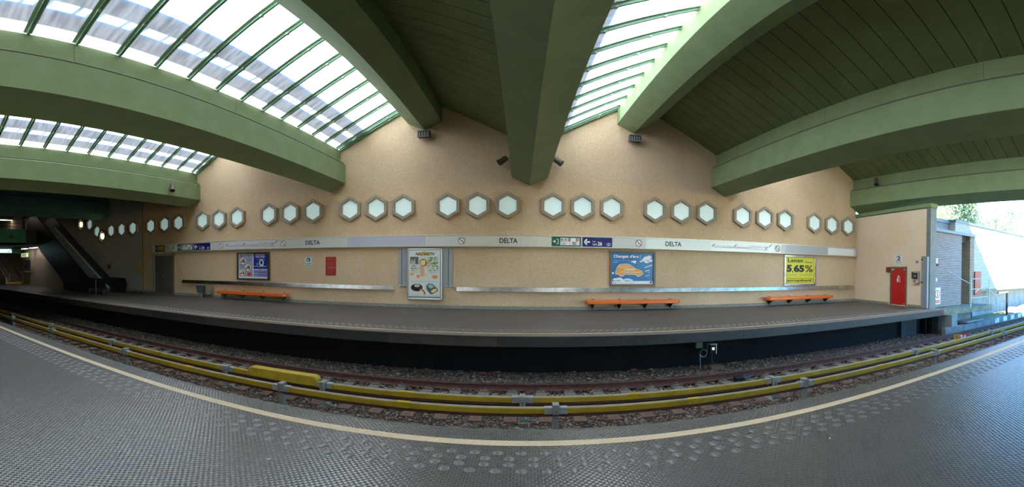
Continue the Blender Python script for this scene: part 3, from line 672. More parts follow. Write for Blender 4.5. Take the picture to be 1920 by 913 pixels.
# ---- benches
def bench(x0,x1,label):
    t=thing('bench',label,'bench',((x0+x1)/2,W,.10),'orange benches along the back wall')
    c=.10; y0,y1=W-.52,W-.06
    P=[(x0+.05,y1),(x0,y1-.1),(x0,y0+c),(x0+c,y0),(x1-c,y0),(x1,y0+c),(x1,y1-.1),(x1-.05,y1)]
    MB().prism(P,'z',.26,.405).build('seat',M_ORANGE,t,bevel=.02)
    for k in range(4):
        x=x0+.3+(x1-x0-.6)*k/3
        m=MB(); m.prism([(W-.40,.26),(W-.40,.235),(W-.06,.04),(W-.02,.04),(W-.02,.26)],'x',x-.012,x+.012); m.box(x-.05,x+.05,W-.02,W,.03,.26); m.box(x-.05,x+.05,y0+.08,W,.25,.262)
        m.build('bracket',mat('bench_bracket',(.05,.045,.04),.6),t)
    for k in range(4): x=x0+.3+(x1-x0-.6)*k/3; MB().box(x-.05,x+.05,W-.10,W-.05,.40,.425).build('back_clip',M_DARK,t)
bench(-14.05,-9.95,'orange wall bench below the double food and night poster')
bench(2.51,6.32,'orange wall bench below the blue sky poster with the orange car')
bench(10.58,14.61,'orange wall bench below the yellow bank poster')
# ---- bin and post
t=thing('litter_bin','small grey metal litter bin fixed to the wall left of the left bench','bin',(-15.25,W-.3,0))
m=MB(); m.prism([(-15.50,.62),(-15.02,.62),(-15.06,.22),(-15.42,.22)],'y',W-.42,W-.16); m.build('bin_body',mat('bin_grey',(.10,.11,.13),.5,.3),t,bevel=.01)
MB().box(-15.52,-15.0,W-.44,W-.14,.615,.645).build('rim',M_ALU,t)
MB().box(-15.28,-15.18,W-.30,W-.24,0,.22).box(-15.3,-15.1,W-.2,W,.3,.5).build('post',M_GREYPAINT,t)
t=thing('ash_post','short beige boxed post beside the litter bin','post',(-14.75,W-.15,0))
MB().box(-14.95,-14.60,W-.28,W,.16,.62).build('boxed_post',mat('post_beige',(.30,.25,.18),.7),t,bevel=.01); MB().box(-14.86,-14.70,W-.25,W-.1,0,.2).build('post_foot',M_DARK,t)
# ---- posters
def frame_poster(name,px0,px1,py0,py1,label,fd,fm,border):
    (a,zt),(b,zb)=wp(px0,py0),wp(px1,py1); t=thing(name,label,'poster',((a+b)/2,W,zb))
    m=MB(); d=fd
    m.box(a,b,W-d,W,zt-border,zt).box(a,b,W-d,W,zb,zb+border).box(a,a+border,W-d,W,zb+border,zt-border).box(b-border,b,W-d,W,zb+border,zt-border)
    m.build('frame',fm,t,bevel=.008); return t,a+border,b-border,zb+border,zt-border
M_FRAME=mat('poster_frame',(.16,.13,.11),.45,.3)
# blue sky poster
t,a,b,z0,z1=frame_poster('poster',1143,1227.5,469.5,536,'blue sky poster reading Changez d\'ere with an orange car shape','',M_FRAME,.075) if False else (None,)*5
def poster(name,px,label,paint,mats,fd=.09,border=.085,fm=None):
    t,a,b,z0,z1=frame_poster(name,*px,label,fd,fm or M_FRAME,border)
    m=MB().frame((0,W-.03,0)); m.box(a,b,-.03,0,z0,z1,0)
    X=lambda u:a+(b-a)*u; Z=lambda v:z1-(z1-z0)*v
    paint(m,X,Z,b-a,z1-z0); m.build('sheet',mats,t); return t
def cloud(m,X,Z,blobs,n,mi):
    for i,(u,v,r,q) in enumerate(blobs): m.ell(X(u),Z(v),r,q,n+.0006*i,mi,14)
def car_poster(m,X,Z,w_,h_):
    m.rect(X(.01),X(.99),Z(.995),Z(.90),.002,1)
    m.text("Changez d'\u00e8re !",X(.04),X(.69),Z(.185),Z(.06),.006,1,.03)
    m.text('Du bleu entre 60 & 70 gr',X(.035),X(.44),Z(.265),Z(.225),.006,3,.01); m.text('de CO2/km',X(.035),X(.15),Z(.315),Z(.285),.006,1)
    cloud(m,X,Z,[(.84,.17,.14,.09),(.90,.13,.10,.07),(.79,.22,.13,.06),(.90,.24,.15,.06),(.84,.28,.10,.05),(.70,.27,.07,.03)],.003,1)
    cloud(m,X,Z,[(.86,.24,.12,.03),(.90,.27,.07,.02)],.0075,5)
    cloud(m,X,Z,[(.50,.28,.07,.03),(.55,.27,.06,.04),(.55,.31,.05,.03)],.003,1)
    cloud(m,X,Z,[(.03,.65,.05,.04),(.10,.85,.13,.05),(.18,.83,.13,.05),(.26,.87,.13,.04),(.38,.85,.13,.04),(.46,.87,.09,.03)],.0022,1)
    P=[(.10,.68),(.095,.62),(.11,.55),(.135,.47),(.16,.42),(.20,.38),(.28,.365),(.36,.365),(.43,.385),(.50,.44),(.57,.50),(.66,.53),(.72,.57),(.745,.62),(.745,.66),(.72,.685)]
    out=[(.5*(u-.42)*2.1*.98+.42,(v-.54)*1.10+.54) for u,v in P]
    m.flat([(X(u),Z(v)) for u,v in out],.0045,1); m.ell(X(.235),Z(.69),.115,.085,.0045,1); m.ell(X(.645),Z(.69),.11,.085,.0045,1)
    m.flat([(X(u),Z(v)) for u,v in P],.006,2); m.ell(X(.235),Z(.69),.09,.065,.0062,2); m.ell(X(.645),Z(.69),.085,.065,.0062,2)
    m.text("Besoin d'une",X(.18),X(.42),Z(.465),Z(.425),.008,1,.015); m.text('voiture',X(.30),X(.55),Z(.56),Z(.485),.008,1,.03)
    m.text('de',X(.195),X(.235),Z(.63),Z(.60),.008,1,.02); m.text('temps',X(.26),X(.42),Z(.645),Z(.59),.008,1,.03); m.text('en',X(.435),X(.485),Z(.63),Z(.60),.008,1,.02); m.text('temps ?',X(.495),X(.69),Z(.645),Z(.59),.008,1,.03)
    m.line(X(.79),Z(.465),X(.985),Z(.375),.03,.004,1); m.line(X(.80),Z(.585),X(.915),Z(.54),.03,.004,1); m.line(X(.815),Z(.745),X(.91),Z(.705),.02,.004,1); m.flat([(X(.87),Z(.59)),(X(.91),Z(.60)),(X(.90),Z(.64))],.004,1)
    m.rect(X(.03),X(.05),Z(.965),Z(.93),.004,4); m.flat([(X(.08),Z(.93)),(X(.11),Z(.93)),(X(.095),Z(.97))],.004,4)
    m.rect(X(.13),X(.27),Z(.957),Z(.945),.004,5); m.rect(X(.33),X(.57),Z(.957),Z(.947),.004,5); m.rect(X(.80),X(.90),Z(.957),Z(.947),.004,5); m.flat([(X(.915),Z(.965)),(X(.95),Z(.895)),(X(.965),Z(.93)),(X(.96),Z(.975))],.0045,4)
poster('poster',(1143,1227.5,469.5,536.5),'blue sky poster reading Changez d\'ere with an orange car shape, above the middle bench',car_poster,
 [mat('poster_blue',(.006,.13,.36),.3,noise=(1.2,(.01,.20,.46))),mat('poster_white',(.80,.81,.82),.4),mat('poster_orange',(.80,.34,.06),.4),mat('poster_pink',(.55,.30,.50),.4),M_NAVY,mat('poster_grey',(.50,.52,.56),.5)])
def bank_poster(m,X,Z,w_,h_):
    m.rect(X(0),X(1),Z(1),Z(.985),.002,2)
    m.text('Lenen',X(.08),X(.60),Z(.20),Z(.05),.004,1,.02); m.text('met uw',X(.67),X(.78),Z(.155),Z(.13),.004,1); m.rect(X(.67),X(.95),Z(.20),Z(.19),.004,1); m.rect(X(.67),X(.95),Z(.18),Z(.172),.004,1)
    m.text('5',X(.04),X(.215),Z(.555),Z(.29),.004,1,.06); m.text(',',X(.225),X(.265),Z(.585),Z(.51),.004,1,.03); m.text('65',X(.28),X(.645),Z(.555),Z(.285),.004,1,.05); m.text('%',X(.67),X(.955),Z(.555),Z(.29),.004,1,.01)
    m.text('02 / 676 545  280',X(.03),X(.37),Z(.675),Z(.65),.004,1,.01); m.text('www.europabank.be',X(.47),X(.96),Z(.68),Z(.645),.004,1,.01)
    m.rect(X(.02),X(.98),Z(.745),Z(.74),.004,3); m.rect(X(.01),X(.98),Z(.965),Z(.80),.004,1); m.rect(X(.025),X(.965),Z(.955),Z(.815),.005,0)
    m.text('europabank',X(.05),X(.94),Z(.93),Z(.825),.007,1,.03)
poster('poster',(1469.5,1527.5,478,535),'yellow bank poster reading Lenen 5,65%, above the right bench',bank_poster,
 [mat('poster_yellow',(.64,.58,.02),.35,noise=(1,(.70,.66,.08))),mat('poster_black',(.008,.012,.02),.4),M_WHITE,mat('poster_khaki',(.45,.45,.15),.5)],fm=M_STEEL)
def left_poster(m,X,Z,w_,h_):
    m.rect(X(.02),X(.49),Z(.94),Z(.03),.002,1); m.rect(X(.06),X(.11),Z(.13),Z(.05),.005,3); m.rect(X(.12),X(.46),Z(.12),Z(.055),.004,2); m.text('BREAKFAST TIME',X(.14),X(.45),Z(.11),Z(.068),.006,0,.02)
    for u,v,c in ((.15,.30,5),(.33,.56,5),(.13,.77,6)):
        m.ell(X(u),Z(v),.17,.15,.004,0,18); m.ell(X(u+.01),Z(v-.02),.11,.08,.006,c,12,rot=.5); m.ell(X(u+.05),Z(v+.03),.05,.06,.007,7,10); m.ell(X(u-.05),Z(v+.04),.06,.04,.0075,3,10)
    m.ell(X(.37),Z(.26),.15,.08,.004,8,12); m.ell(X(.13),Z(.48),.17,.08,.004,8,12); m.ell(X(.39),Z(.83),.15,.09,.004,3,12); m.ell(X(.42),Z(.83),.08,.05,.006,9,12)
    m.rect(X(.515),X(.995),Z(.62),Z(.0),.002,4); m.rect(X(.515),X(.995),Z(.94),Z(.65),.002,8)
    m.text('DURCH DIE NACHT',X(.58),X(.90),Z(.075),Z(.02),.004,0,.03) ; m.text('NIGHT BUSES',X(.59),X(.89),Z(.155),Z(.10),.004,0,.03)
    m.ring(X(.78),Z(.36),.13,.17,.055,.004,0,20); m.line(X(.78),Z(.44),X(.84),Z(.50),.05,.005,0); m.ell(X(.65),Z(.42),.09,.06,.004,10,10)
    for u,v in ((.66,.24),(.72,.20),(.84,.19),(.88,.24)): m.ell(X(u),Z(v),.02,.02,.004,0,6)
    m.text('Bus Antwerpen Vlaanderen',X(.54),X(.96),Z(.53),Z(.49),.004,0,.04); m.rect(X(.68),X(.82),Z(.565),Z(.553),.004,10)
    m.ell(X(.74),Z(.65),.06,.06,.005,3,14); m.ell(X(.74),Z(.65),.025,.025,.006,0,10)
    for k,v in enumerate((.74,.78,.84,.88)):
        m.rect(X(.55),X(.64),Z(v+.02),Z(v),.004,0 if k%2 else 4); m.rect(X(.66),X(.94),Z(v+.02),Z(v),.004,9 if k%2 else 4)
poster('poster',(446,506,473.5,525.5),'double poster with food pictures beside a dark blue notice, above the left bench',left_poster,
 [mat('sheet_white',(.75,.78,.82),.4,),mat('sheet_grey',(.36,.36,.42),.4),mat('sheet_navyband',(.05,.08,.25),.4),M_RED,mat('sheet_blue',(.01,.02,.25),.4),mat('food_brown',(.35,.13,.06),.5),mat('food_yellow',(.60,.40,.10),.5),M_DARK,mat('sheet_periwinkle',(.22,.28,.55),.4),mat('sheet_rose',(.50,.16,.30),.5),mat('sheet_green',(.06,.30,.16),.5)],fd=.10,border=.075,fm=mat('dark_frame',(.07,.055,.05),.4,.3))
# ---- police notice and red notice
(a,zt),(b,zb)=wp(571.5,481.5),wp(586,500)
m=MB().frame((0,W,0)); m.box(a,b,0,.02,zb,zt,0); xc=(a+b)/2; h=zt-zb
m.ell(xc,zt-h*.30,.088,.098,.022,1,22); m.flat([(xc-.055,zt-h*.30),(xc-.02,zt-h*.20),(xc+.0,zt-h*.13),(xc+.02,zt-h*.24),(xc+.03,zt-h*.36),(xc+.005,zt-h*.42),(xc+.0,zt-h*.52),(xc-.03,zt-h*.44)],.024,0); m.line(xc,zt-h*.38,xc,zt-h*.56,.03,.025,0)
m.text('Police Politie',a+.03,b-.03,zb+h*.30,zb+h*.37,.022,1,.03); m.rect(a+.10,b-.10,zb+h*.24,zb+h*.255,.022,1); m.text('02 279 84 84',a+.03,b-.03,zb+h*.08,zb+h*.155,.022,1,.03)
tag(m.build('notice_sign',[mat('notice_white',(.55,.60,.60),.4),M_BLACK],bevel=.004),'small white notice with a round black flame emblem, beside the tall red notice','sign')
(a,zt),(b,zb)=wp(611,481.5),wp(630,516.5)
m=MB().frame((0,W,0)); m.box(a,b,0,.02,zb,zt,0); h=zt-zb
rr=random.Random(5)
for k in range(20):
    z=zt-h*(.06+.045*k); l=rr.random()*.08
    if k in(4,10): continue
    m.rect(a+.03+l,b-.03-rr.random()*.08,z,z+.010,.022,1 if k not in(11,12) else 2)
tag(m.build('notice_board',[mat('notice_red',(.34,.012,.012),.5),mat('notice_redtext',(.45,.10,.09),.5),mat('notice_pinktext',(.55,.3,.25),.5)]),'tall red notice board covered in fine lines of text','sign')
# ---- grey backing panel and lit poster case
(a,zt),(b,zb)=wp(748,466.5),wp(848.5,538)
m=MB(); cuts=[a,a+.135,a+.16,b-.20,b-.175,b]
m.box(a,b,W-.05,W,zb,zt,0)
for q in (a+.125,b-.18): m.box(q,q+.022,W-.054,W-.05,zb,zt,1)
for q in (a+.15,b-.205): m.box(q,q+.012,W-.053,W-.05,zb,zt,2)
m.box(a,b,W-.054,W-.05,zb,zb+.05,2)
tag(m.build('backing_panel',[mat('panel_grey',(.33,.34,.35),.5),M_BLACK,mat('panel_grey2',(.42,.43,.44),.5)]),'grey metal panelling behind the glazed poster case','panel')
(a,zt),(b,zb)=wp(765,466),wp(830,563)
t=thing('poster_case','tall rounded aluminium poster case with a cheese advertisement','poster case',((a+b)/2,W,zb))
D=.17
m=MB(); m.cbox(a,b,W-D,W-.05,zb,zt,.05); m.build('case',M_ALU,t,bevel=.012)
bd=.09
m=MB().frame((0,W-D,0))
pa,pb,p0,p1=a+bd,b-bd,zb+.15,zt-.07
X=lambda u:pa+(pb-pa)*u; Z=lambda v:p1-(p1-p0)*v
m.rect(pa,pb,p0,p1,.003,0)
m.ell(X(.5),Z(.085),.34,.085,.004,1,24); m.text('The',X(.46),X(.54),Z(.035),Z(.015),.007,2,.01,.3); m.text('NAZARETH',X(.21),X(.84),Z(.115),Z(.05),.007,2,.03,.35)
# photo of a breakfast table
L0,L1,T0,T1=.04,.96,.14,.64
m.rect(X(L0),X(L1),Z(T1),Z(T0),.004,3)
m.rect(X(.04),X(.31),Z(.305),Z(.145),.006,4); m.flat([(X(.05),Z(.30)),(X(.10),Z(.18)),(X(.14),Z(.26)),(X(.19),Z(.17)),(X(.22),Z(.30))],.008,5)
rr=random.Random(11)
for k in range(46):
    u=.64+.30*rr.random(); v=.15+.30*rr.random(); m.ell(X(u),Z(v),.025+.02*rr.random(),.02+.02*rr.random(),.0062+.0001*k,6 if rr.random()<.6 else 7,8)
for k in range(18):
    u=.05+.22*rr.random(); v=.33+.13*rr.random(); m.ell(X(u),Z(v),.03,.018,.0062+.0001*k,rr.choice([4,6,8]),8)
for v in (.315,.365,.41,.45): m.rect(X(.04),X(.36),Z(v+.012),Z(v),.012,0); m.rect(X(.60),X(.96),Z(v+.012),Z(v),.012,0)
m.rect(X(.04),X(.96),Z(.64),Z(.49),.0125,0)
m.ell(X(.44),Z(.57),.25,.05,.0132,9,20)                     # plate
m.flat([(X(.30),Z(.60)),(X(.33),Z(.44)),(X(.38),Z(.37)),(X(.52),Z(.36)),(X(.64),Z(.42)),(X(.68),Z(.60))],.0135,9)   # figure in a pale dotted top
for k in range(14): m.ell(X(.40+.24*rr.random()),Z(.42+.14*rr.random()),.010,.009,.0145,rr.choice([8,6,10]),6)
m.flat([(X(.36),Z(.36)),(X(.44),Z(.33)),(X(.50),Z(.40)),(X(.50),Z(.56)),(X(.40),Z(.58)),(X(.36),Z(.50))],.014,11)
m.ell(X(.47),Z(.27),.16,.145,.0150,8,22)                       # hair
m.ell(X(.44),Z(.275),.105,.115,.0155,11,20)                       # face
m.flat([(X(.58),Z(.21)),(X(.72),Z(.29)),(X(.74),Z(.32)),(X(.60),Z(.37)),(X(.56),Z(.34)),(X(.66),Z(.30)),(X(.54),Z(.235))],.0160,11)  # raised arm
m.flat([(X(.41),Z(.22)),(X(.53),Z(.21)),(X(.54),Z(.29)),(X(.50),Z(.33)),(X(.41),Z(.32))],.0165,12)         # slice of cheese
for u,v in ((.45,.25),(.50,.27),(.46,.30)): m.ell(X(u),Z(v),.014,.012,.0175,9,8)
m.rect(X(.26),X(.36),Z(.60),Z(.535),.0150,10); m.rect(X(.35),X(.38),Z(.61),Z(.555),.0148,0)
for u,v in ((.80,.57),(.89,.57),(.85,.59)): m.ell(X(u),Z(v),.065,.06,.0150+.0003*u,10,14)
m.ell(X(.10),Z(.52),.09,.04,.0150,10,14); m.flat([(X(.04),Z(.54)),(X(.19),Z(.54)),(X(.22),Z(.58)),(X(.04),Z(.63))],.0148,9); m.rect(X(.70),X(.88),Z(.505),Z(.495),.0150,13)
m.text('LEKKER GEZOND GEWOON ...',X(.06),X(.94),Z(.695),Z(.665),.006,5,.005)
m.ell(X(.26),Z(.81),.24,.15,.006,2,24); m.ell(X(.27),Z(.77),.11,.055,.008,9,18); m.ell(X(.28),Z(.77),.07,.03,.009,5,14)
m.flat([(X(.35),Z(.80)),(X(.50),Z(.87)),(X(.56),Z(.94)),(X(.50),Z(.965)),(X(.40),Z(.93)),(X(.36),Z(.87))],.010,8); m.flat([(X(.37),Z(.85)),(X(.46),Z(.88)),(X(.51),Z(.95)),(X(.44),Z(.96)),(X(.38),Z(.91))],.011,12)
m.flat([(X(.56),Z(.77)),(X(.64),Z(.72)),(X(.76),Z(.72)),(X(.94),Z(.83)),(X(.94),Z(.88)),(X(.76),Z(.95)),(X(.70),Z(.945)),(X(.58),Z(.85))],.007,4); m.ell(X(.82),Z(.87),.13,.06,.009,12,18,rot=.5); m.flat([(X(.60),Z(.76)),(X(.73),Z(.73)),(X(.82),Z(.79)),(X(.70),Z(.83))],.009,13)
m.rect(X(.04),X(.36),Z(.975),Z(.969),.006,5); m.rect(X(.44),X(.84),Z(.982),Z(.976),.006,5); m.rect(X(.88),X(.95),Z(.98),Z(.965),.006,7)
m.build('sheet',[mat('ad_white',(.68,.69,.68),.35),mat('ad_pale_yellow',(.72,.58,.25),.4),mat('ad_black',(.03,.015,.015),.4),mat('ad_backdrop',(.55,.60,.52),.5),mat('ad_slate',(.10,.11,.10),.5),mat('ad_grey',(.42,.43,.42),.5),mat('ad_green',(.12,.24,.07),.5),mat('ad_lightgreen',(.35,.48,.22),.5),mat('ad_brown',(.25,.09,.06),.5),mat('ad_cream',(.72,.66,.55),.5),mat('ad_orange',(.75,.26,.06),.5),mat('ad_skin',(.66,.38,.26),.5),mat('ad_cheese',(.74,.66,.22),.5),mat('ad_teal',(.30,.52,.56),.5)],t)
MB().box(a+.06,b-.06,W-D-.015,W-D+.01,zb+.02,zb+.075).build('bottom_bar',mat('bright_alu',(.75,.75,.75),.25,.6),t,bevel=.01)
MB().box(a+bd-.02,b-bd+.02,W-D-.004,W-D,zt-.065,zt-.045).build('inner_seal',M_DARK,t)
MB().box(a+bd-.02,b-bd+.02,W-D-.004,W-D,zb+.115,zb+.13).build('inner_seal',M_DARK,t)
# ---- metal door at the left of the wall
t=thing('door_1','grey metal service door left of the sign band end','door',(-18.46,W,0),kind='structure')
M_DOORG=mat('door_grey',(.115,.11,.10),.6,noise=(3,(.095,.09,.08)))
MB().box(-19.31,-17.70,W-.03,W,.02,2.24).build('door_leaf',M_DOORG,t)
MB().box(-19.40,-19.31,W-.06,W,0,2.33).box(-17.70,-17.58,W-.06,W,0,2.33,1).box(-19.40,-17.58,W-.06,W,2.24,2.33).build('door_frame',[M_GREYPAINT,mat('rusty_paint',(.26,.13,.09),.7)],t)
m=MB(); m.tube([(-18.52,W-.03,1.04),(-18.52,W-.08,1.04),(-18.40,W-.08,1.04)],.012,8); m.box(-18.56,-18.48,W-.035,W-.03,.96,1.12); m.build('door_handle',M_ALU,t)
MB().box(-18.95,-18.75,W-.09,W-.03,2.26,2.29).build('door_closer',M_ALU,t)
tag(MB().cbox(-21.08,-20.62,W-.03,W,1.22,1.60,.02).build('yellow_plate',mat('wall_plate_yellow',(.45,.34,.03),.6)),'blank yellow plate on the wall left of the vertical joint','plate')
t=thing('fire_alarm_button','small dark red alarm box on the wall above the escalator foot','alarm',(-24.2,W,1.45))
MB().cbox(-24.34,-24.06,W-.07,W,1.45,1.72,.02).build('box_body',M_DKRED,t); MB().frame((0,W-.07,0)).ell(-24.2,1.585,.05,.05,.003,0).build('button',M_BLACK,t)

# ---- lamps high on the wall and beams
def floodlight(x,z,label):
    t=thing('floodlight',label,'floodlight',(x,W,z),'rectangular floodlights under the high beams')
    m=MB(); m.prism([(W-.38,z+.02),(W-.34,z+.30),(W-.12,z+.34),(W-.08,z+.05)],'x',x-.24,x+.24); m.build('housing',mat('flood_body',(.10,.075,.065),.5,.3),t,bevel=.015)
    m=MB(); m.frame((x,W-.385,z+.025),(1,0,0),(0,-1,.14),(0,.14,1)); m.box(-.19,.19,-.01,.008,.03,.25); m.build('lens',mat('flood_glass',(.05,.055,.06),.15),t)
    m=MB(); m.frame((x,W-.385,z+.025),(1,0,0),(0,-1,.14),(0,.14,1))
    for k in range(4): m.box(-.17+.10*k,-.13+.10*k,.008,.012,.06,.21)
    m.box(-.24,.24,0,.03,0,.03); m.box(-.24,.24,0,.03,.26,.285); m.build('grille',mat('flood_grille',(.20,.19,.18),.5),t)
    m=MB(); m.box(x-.03,x+.03,W-.12,W,z+.12,z+.20); m.build('bracket',M_GREYPAINT,t)
floodlight(-3.80,6.84,'rectangular black floodlight under the left high beam')
floodlight(4.40,6.78,'rectangular black floodlight under the right high beam')
def spot(x,y,z,dx,label,attach):
    t=thing('spotlight',label,'spotlight',(x,y,z),'round brown spotlights')
    d=Vector((dx*.75,-.25,-.62)).normalized(); p=Vector((x,y,z))
    m=MB(); m.tube([p-d*.19,p-d*.17,p+d*.16,p+d*.20],[.09,.115,.125,.135],18); m.build('lamp_body',mat('spot_brown',(.11,.08,.07),.5,.3),t,smooth=False)
    m=MB(); m.tube([p+d*.201,p+d*.205],.115,18); m.build('lens',M_BLACK,t)
    m=MB(); m.tube([Vector(attach),Vector(attach)+(p-Vector(attach))*.5,p],.02,6); m.box(attach[0]-.03,attach[0]+.03,attach[1]-.04,attach[1]+.04,attach[2]-.06,attach[2]+.06); m.tube([Vector(attach)+Vector((.08*dx,0,-.05)),Vector(attach)+Vector((.12*dx,0,-.16)),Vector(attach)+Vector((.2*dx,0,-.13))],.008,5); m.build('yoke',M_BRKT,t)
spot(-.72,W-.35,5.80,-1,'brown round spotlight on the left flank of the central beam',(-.42,W-.35,5.90))
spot(1.36,W-.35,5.80,1,'brown round spotlight on the right flank of the central beam',(1.04,W-.35,5.90))
spot(-15.45,14.2,5.60,.3,'small brown lamp on the flank of the second low beam at the left',(-15.55,14.2,5.75))
spot(16.0,14.3,6.30,-.3,'brown lamp on the ledge of the last low beam at the right',(16.22,14.3,6.22))

# ================================================================== THE END WALL'S FITTINGS
def WX(x,y): return wr(x,y)
t=thing('door_2','red fire hydrant door in the end wall','door',A+U*(.63*WL),kind='structure')
a,b=WX(1672,540)[0],WX(1699,540)[0]
wrf(MB()).box(a,b,0,.03,.07,1.82).build('door_leaf',mat('hydrant_red',(.50,.006,.006),.4),t)
wrf(MB()).box(a-.09,a,0,.05,.02,1.90).box(b,b+.05,0,.05,.02,1.90).box(a-.09,b+.05,0,.05,1.82,1.90).build('door_frame',mat('door_trim_green',(.14,.14,.10),.5),t)
m=wrf(MB()); c=(a+b)/2
m.rect(c-.12,c+.12,1.16,1.34,.033,0); m.rect(c-.07,c+.07,1.37,1.46,.033,0); m.rect(c-.085,c+.095,1.18,1.32,.035,1); m.flat([(c-.08,1.32),(c-.02,1.32),(c+.03,1.25),(c+.0,1.20),(c-.08,1.19)],.036,0); m.build('hydrant_label',[M_WHITE,M_RED],t)
wrf(MB()).box(a+.02,a+.22,.03,.05,1.72,1.80).box(b-.16,b-.03,.03,.05,1.74,1.78).box(b-.16,b-.03,.03,.05,.10,.14).build('door_hinge',M_ALU,t)
tag(wrf(MB()).cbox(a-.30,a-.12,-.0,.14,1.62,1.88,.02).build('siren',M_DKRED),'small red siren on the wall at the top left corner of the red door','siren')
a,b=WX(1679,490)[0],WX(1692,490)[0]
m=wrf(MB()); m.box(a,b,0,.02,2.06,2.53,0); m.text('VOIE',a+.06,b-.06,2.45,2.50,.022,1,.01); m.text('2',a+.10,b-.10,2.20,2.41,.022,1,.02); m.text('SPOOR',a+.05,b-.05,2.09,2.15,.022,1,.01)
tag(m.build('track_number_sign',[M_WHITE,M_NAVY]),'white sign with the number 2 between voie and spoor, above the red door','sign')
a=WX(1720,490)[0]
m=wrf(MB()); m.box(a-.11,a+.11,0,.015,2.06,2.20,0); m.rect(a-.09,a+.09,2.08,2.18,.017,1); m.text('112',a-.07,a+.07,2.10,2.16,.019,0,.01)
tag(m.build('emergency_label',[M_WHITE,M_RED]),'tiny red and white label above the emergency telephone','label')
a=WX(1719.5,520)[0]
t=thing('emergency_telephone','dark emergency telephone in a pale housing right of the red door','telephone',A+U*a+Vector((0,0,1.1)))
wrf(MB()).cbox(a-.22,a+.20,0,.10,1.12,1.70,.05).build('back_box',mat('phone_grey',(.42,.40,.36),.5),t)
wrf(MB()).box(a-.24,a-.17,.0,.13,1.35,1.66).box(a-.12,a+.13,.10,.13,1.33,1.62).build('handset',M_BLACK,t)
wrf(MB()).box(a-.04,a+.04,.13,.14,1.42,1.52).build('display',M_GREYPAINT,t)
wrf(MB()).ell(a-.06,1.24,.06,.06,.105,0,12).build('button',M_RED,t)
wrf(MB()).ell(a+.10,1.22,.04,.04,.105,0,12).build('key',M_WHITE,t)
a,b=WX(1731,500)[0],WX(1741,500)[0]
t=thing('cable_duct','tall brushed steel cable duct standing at the end of the wall','duct',A+U*a)
wrf(MB()).box(a,a+.10,0,.13,.02,2.38).build('side_strip',M_GREYPAINT,t)
wrf(MB()).box(a+.10,b+.06,0,.14,.02,2.36).build('cover_plate',mat('duct_steel',(.30,.34,.40),.5,.5),t,bevel=.006)
for z in (2.16,1.13): wrf(MB()).box(a+.01,a+.09,.13,.135,z,z+.1).build('socket',M_BLACK,t)
for z in (2.12,1.09): wrf(MB()).box(a+.02,a+.08,.136,.14,z,z+.04).build('reflector',M_WHITE,t)
struct('trim_12',MB().frame((0,10.19,0)).ell(EX-.10,-.12,.07,.07,.004).box(EX-.02,EX+.02,-.1,.01,-.28,0),M_DKRED,'red end marker on the far platform fascia','marker')

# ================================================================== MEZZANINE, ESCALATOR, STAIRS AT THE LEFT
ES0,ES1=-22.3,-30.1          # foot and head of the slope
Z1=4.55; sl_=Z1/(ES0-ES1)
M_ESC=mat('escalator_dark',(.018,.022,.028),.35,.2,noise=(3,(.028,.032,.04)))
t=thing('escalator','dark escalator rising to the left along the back wall','escalator',(-21.5,14.3,0))
def balustrade(y0,y1,nm,cl):
    P=[(-20.7,0),(-20.55,.35),(-20.55,.62),(-20.75,.84),(-22.35,.86)]
    P+= [(ES1-.1,Z1+.98),(ES1-.7,Z1+1.08),(ES1-1.3,Z1+1.08),(ES1-1.9,Z1+.85),(ES1-2.1,Z1+.4)]
    if cl: P+=[(ES1-2.1,3.45),(ES1-.7,3.62),(-25.75,.60),(-25.7,0)]
    else: P+=[(ES1-2.1,Z1),(ES1,Z1),(-22.3,0)]
    m=MB().prism(P,'y',y0,y1); m.build(nm,M_ESC,t)
    return P
balustrade(13.50,13.58,'balustrade',True); balustrade(15.02,15.10,'balustrade',False)
for y,nm in ((13.54,'handrail'),(15.06,'handrail')):
    pts=[(-20.75,y,.10),(-20.52,y,.35),(-20.52,y,.62),(-20.72,y,.86),(-22.35,y,.88),(ES1-.1,y,Z1+1.0),(ES1-.7,y,Z1+1.10),(ES1-1.3,y,Z1+1.10),(ES1-1.9,y,Z1+.88),(ES1-2.12,y,Z1+.4)]
    MB().tube(pts,.045,8).build(nm,M_BLACK,t,smooth=True)
m=MB(); m.tube([(-22.4,13.52,.78),(ES1,13.52,Z1+.86)],.02,6); m.build('trim_line',mat('brass_trim',(.35,.22,.10),.35,.8),t)
m=MB(); m.prism([(-22.3,.12),(-22.3,.30),(ES1,Z1+.30),(ES1,Z1+.12)],'y',14.97,15.02); m.build('skirt_strip',mat('skirt_sheen',(.55,.72,.80),.4,.2),t)  # pale blue colour stands in for the highlight along the skirt
m=MB(); n=36
for k in range(n):
    x=ES0+(ES1-ES0)*k/n; z=Z1*k/n; m.box(x+(ES1-ES0)/n,x,13.58,15.02,z-.25,z+Z1/n,0)
m.build('steps',mat('step_metal',(.10,.10,.11),.4,.6),t)
MB().box(-22.3,-19.9,13.58,15.02,-.01,.012).build('comb_plate',mat('comb_steel',(.25,.25,.25),.35,.8),t)
m=MB(); m.prism([(ES1-2.1,3.5),(ES1-2.1,Z1-.2),(ES1,Z1-.2),(-22.6,0),(-25.65,0),(-25.70,.66),(ES1-.7,3.68)],'y',13.58,15.0); m.build('truss',M_ESC,t)
m=MB(); m.tube([(ES1-.75,13.49,3.60),(-25.75,13.49,.58)],.02,6); m.tube([(ES1-2.1,13.49,3.44),(ES1-.75,13.49,3.60)],.02,6); m.build('edge_strip',M_ALU,t)
t=thing('queue_barrier','low steel barrier beside the escalator foot','barrier',(-20.9,13.35,0))
